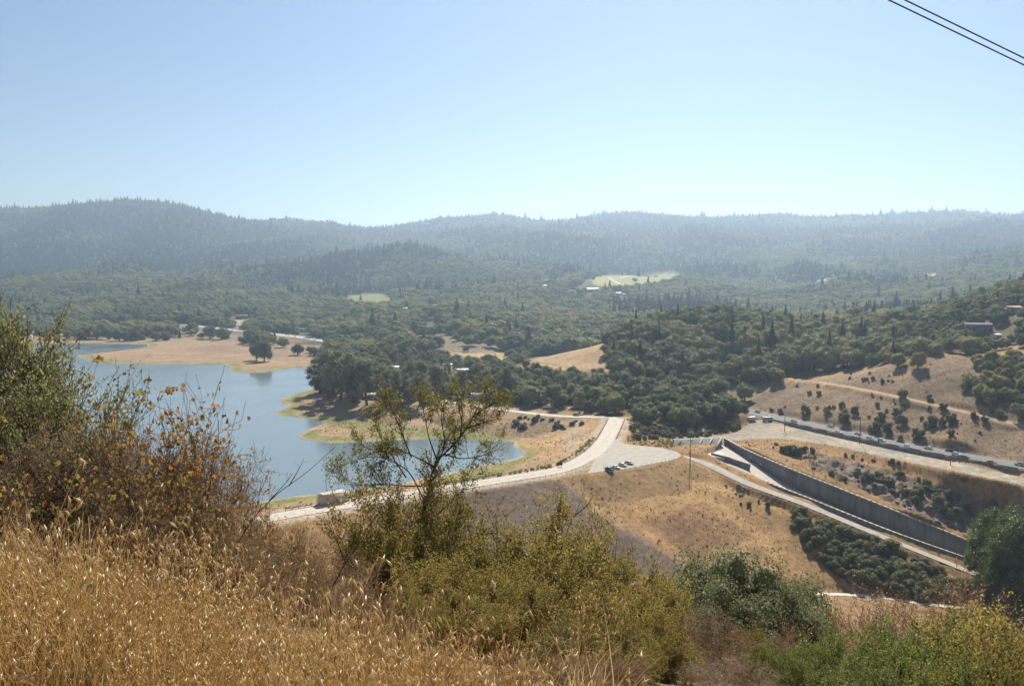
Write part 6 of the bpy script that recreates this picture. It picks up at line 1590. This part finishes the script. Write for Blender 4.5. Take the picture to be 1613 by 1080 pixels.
def oat_clump(seed, n_st=9, n_bl=26, heads=True, H0=0.8):
    r = np.random.default_rng(seed); mb = MB(); hb_ = MB()
    a = r.uniform(0, 6.28, n_st); h = H0 * r.uniform(0.65, 1.1, n_st)
    s = np.linspace(0, 1, 7)
    base = np.c_[r.normal(size=(n_st, 2)) * 0.07, np.full(n_st, -0.03)]
    lean = r.uniform(0.05, 0.35, n_st) * h
    A = base[:, None] + np.stack([np.cos(a)[:, None] * (lean[:, None] * s ** 2), np.sin(a)[:, None] * (lean[:, None] * s ** 2), h[:, None] * s * (1 - 0.06 * s ** 2)], -1)
    mb.add(*tubes(A, np.repeat(((0.0016 - 0.0009 * s))[None], n_st, 0), 3))
    if heads:
        for i in range(n_st):
            m = r.integers(5, 12)
            t = r.uniform(0.62, 1.0, (1, m)); p, tan = interp_line(A[i:i + 1], t); p = p[0]
            an = r.uniform(0, 6.28, m); out = np.c_[np.cos(an), np.sin(an), np.full(m, 0.2)] * r.uniform(0.015, 0.055, (m, 1)) * (1.25 - t[0])[:, None] * 2
            q = p + out; pe = np.stack([p, (p + q) / 2 + [0, 0, 0.008], q], 1)
            mb.add(*tubes(pe, np.full((m, 3), 0.0006), 3))
            for j in range(m):
                ln = r.uniform(0.016, 0.025); d = np.array([r.normal() * 0.5, r.normal() * 0.5, -1.0]); d /= np.linalg.norm(d)
                e1 = np.cross(d, [1, 0.3, 0]); e1 /= np.linalg.norm(e1); e2 = np.cross(d, e1)
                hb_.add(q[j] + (OCTA_V[:, :1] * e1 + OCTA_V[:, 1:2] * e2 + OCTA_V[:, 2:] * d) * ln * [1, 1, 1], OCTA_F)
    ab = r.uniform(0, 6.28, n_bl); L = r.uniform(0.22, 0.6, n_bl); q = r.uniform(0.15, 0.8, n_bl)
    b0 = np.c_[r.normal(size=(n_bl, 2)) * 0.08, np.full(n_bl, -0.02)]
    s4 = np.linspace(0, 1, 4)
    C4 = b0[:, None] + np.stack([np.cos(ab)[:, None] * L[:, None] * q[:, None] * s4 ** 1.5, np.sin(ab)[:, None] * L[:, None] * q[:, None] * s4 ** 1.5, L[:, None] * (s4 - 0.45 * q[:, None] * s4 ** 2)], -1)
    side = np.stack([-np.sin(ab), np.cos(ab), 0 * ab], -1)[:, None] * (0.0042 * (1 - 0.85 * s4))[None, :, None]
    V = np.stack([C4 - side, C4 + side], 2); idx = np.arange(n_bl * 8).reshape(n_bl, 4, 2)
    mb.add(V.reshape(-1, 3), np.stack([idx[:, :-1, 0], idx[:, :-1, 1], idx[:, 1:, 1], idx[:, 1:, 0]], -1).reshape(-1, 4))
    nv, nf3, nf4 = mb.n, sum(len(f) for f in mb.F[3]), sum(len(f) for f in mb.F[4])
    if hb_.n:
        mb.add(np.concatenate(hb_.V), np.concatenate(hb_.F[3]))
    me = mb.mesh("oat_clump"); me.materials.append(M_STRAW); me.materials.append(M_OAT)
    if hb_.n:
        mi = np.array([1 if p.loop_total == 3 else 0 for p in me.polygons], np.int32); me.polygons.foreach_set("material_index", mi)
    return me
OATS = [oat_clump(900 + i) for i in range(5)]; STRAWC = [oat_clump(910 + i, 22, 22, False, 0.72) for i in range(3)]
GR = np.random.default_rng(31)
def grass_limit(Y): return np.interp(Y, [1.4, 2.2, 3.0, 3.5, 4.2, 5.4], [0.24, 0.09, -0.13, -0.34, -0.60, -0.98])
n = 6500
Y = GR.uniform(1.4, 5.4, n); u = GR.uniform(-0.95, 0.22, n)
k = (u < grass_limit(Y) + GR.normal(size=n) * 0.03) & (GR.uniform(size=n) < Y / 4.5) & (fbm(u * Y / 0.5, Y / 0.5, 17, 2) > -0.42 + 0.3 * (Y > 3))
Y, u = Y[k], u[k]; X = u * Y; Z = height(X, Y)
bare = fbm(X / 0.9, Y / 0.9, 13, 2)
isoat = GR.uniform(size=len(X)) < 0.33
short = (Y < 2.4) & (u < -0.2) & (bare > -0.2)
hs_ = (0.62 + 0.62 * GR.uniform(size=len(X)) ** 1.4) * np.where(short, 0.5, 1.0) * (1 + 0.45 * bare)
P3 = np.stack([X, Y, Z], 1)
scatter("wild_oat_grass", "golden wild oats with pale hanging husks in the foreground", OATS, P3[isoat & ~short], hs_[isoat & ~short], cat="grass", wide=(0.9, 1.2), tilt=0.10)
scatter("dry_grass", "dense golden dry grass at the lower left", STRAWC, P3[~isoat | short], hs_[~isoat | short], cat="grass", wide=(0.9, 1.3), tilt=0.16)
# a few taller oats at the front edge, in view above the rest
tall = []
_tr = np.random.default_rng(23)
_more = [(px_, np.interp(px_, [0, 300, 500, 650, 870], [800, 835, 890, 945, 1040]) + _tr.normal() * 18, _tr.uniform(2.0, 2.9)) for px_ in _tr.uniform(480, 880, 22)] + [(px_, 815 + _tr.normal() * 14, _tr.uniform(3.4, 4.4)) for px_ in _tr.uniform(0, 400, 16)]
for px, py, Y in _more + [(512, 868, 3.2), (545, 895, 3.0), (570, 900, 3.1), (650, 905, 3.3), (470, 880, 3.4), (600, 930, 2.9), (690, 960, 3.0), (930, 850, 5.5), (925, 905, 5.2), (800, 1000, 3.4), (845, 1010, 3.4), (740, 1010, 2.8), (500, 905, 3.1), (440, 870, 3.6), (380, 850, 3.8), (300, 840, 4.0), (200, 830, 4.2), (110, 820, 4.2), (30, 815, 4.2), (160, 815, 4.6), (260, 825, 4.6)]:
    p = D(px, py, Y); g_ = H(p[0], p[1]); tall.append((p[0], p[1], g_, (p[2] - g_) / 0.82))
tall = np.array(tall)
scatter("tall_wild_oats", "taller pale oat stalks standing above the golden grass", OATS, tall[:, :3], tall[:, 3], cat="grass", wide=(0.75, 1.0), tilt=0.06)
# rusty buckwheat
M_HEAD = surf_mat("rusty_flower_heads", (0.34, 0.135, 0.04), 0.95, 0.5, 60.0); M_STALK = surf_mat("rusty_stalks", (0.24, 0.11, 0.05), 0.9, 0.3, 20.0)
def buckwheat(seed):
    r = np.random.default_rng(seed); st, hd = MB(), MB()
    A = stems(r, 8, 1.0, 0.05, 0.34); st.add(*tubes(A, np.repeat((0.004 * (1 - 0.5 * np.linspace(0, 1, 6)))[None], 8, 0), 4))
    for tip in A[:, -1]:
        for j in range(r.integers(14, 26)):
            q = tip + np.append(r.normal(size=2) * 0.045, r.normal() * 0.010 + 0.01); hd.add(ICO0[0] * r.uniform(0.009, 0.017) * [1, 1, 0.7] + q, ICO0[1]); 
        B = np.stack([np.repeat((tip - [0, 0, 0.07])[None], 6, 0), tip + np.c_[r.normal(size=(6, 2)) * 0.04, np.zeros(6)]], 1); st.add(*tubes(B, np.full((6, 2), 0.0018), 3))
    a, b = st.mesh("stalks"), hd.mesh("flower_heads"); a.materials.append(M_STALK); b.materials.append(M_HEAD); return a, b
BW = [buckwheat(950 + i) for i in range(2)]
for i, (px, pt, Y, w, lab) in enumerate([(765, 952, 4.6, 60, "tallest rusty dried flower plant at the bottom centre"), (712, 968, 4.4, 55, "rusty dried flower plant left of the tallest one"), (780, 1005, 4.2, 50, "rusty dried flower plant low in front of the tallest one"), (650, 1000, 4.0, 45, "rusty dried flower plant among the oats"), (130, 800, 5.2, 45, "rusty dried flower plant behind the grass at the left"), (40, 815, 5.0, 45, "rusty dried flower plant at the left edge"), (180, 790, 5.4, 40, "rusty dried flower plant among the brown shrubs at the left")]):
    tip = D(px, pt, Y); g_ = H(tip[0], tip[1]); h = max(0.3, tip[2] - g_)
    o = thing("dried_flower_plant", lab, "plant", (tip[0], tip[1], g_), i * 1.7, "rusty dried flower plants", (w * Y / FPX / 0.36, w * Y / FPX / 0.36, h))
    link("stalks", BW[i % 2][0], None, o); link("flower_heads", BW[i % 2][1], None, o)
# ------------------------------------------------------------------ air
hb = MB(); hb.box((0, 4700, 267), (37000, 10400, 636))
haze = link("haze", hb.mesh("haze"))
hm, hnt, hout = new_mat("haze_air")
hv = node(hnt, "ShaderNodeVolumePrincipled", i_Density=HAZE_DENSITY, i_Anisotropy=0.55)
hv.inputs["Color"].default_value = (0.60, 0.79, 1.0, 1)
hnt.links.new(hv.outputs[0], hout.inputs["Volume"])
haze.data.materials.append(hm)
tag(haze, "thin blue summer haze over the valley and hills", "haze", kind="stuff")
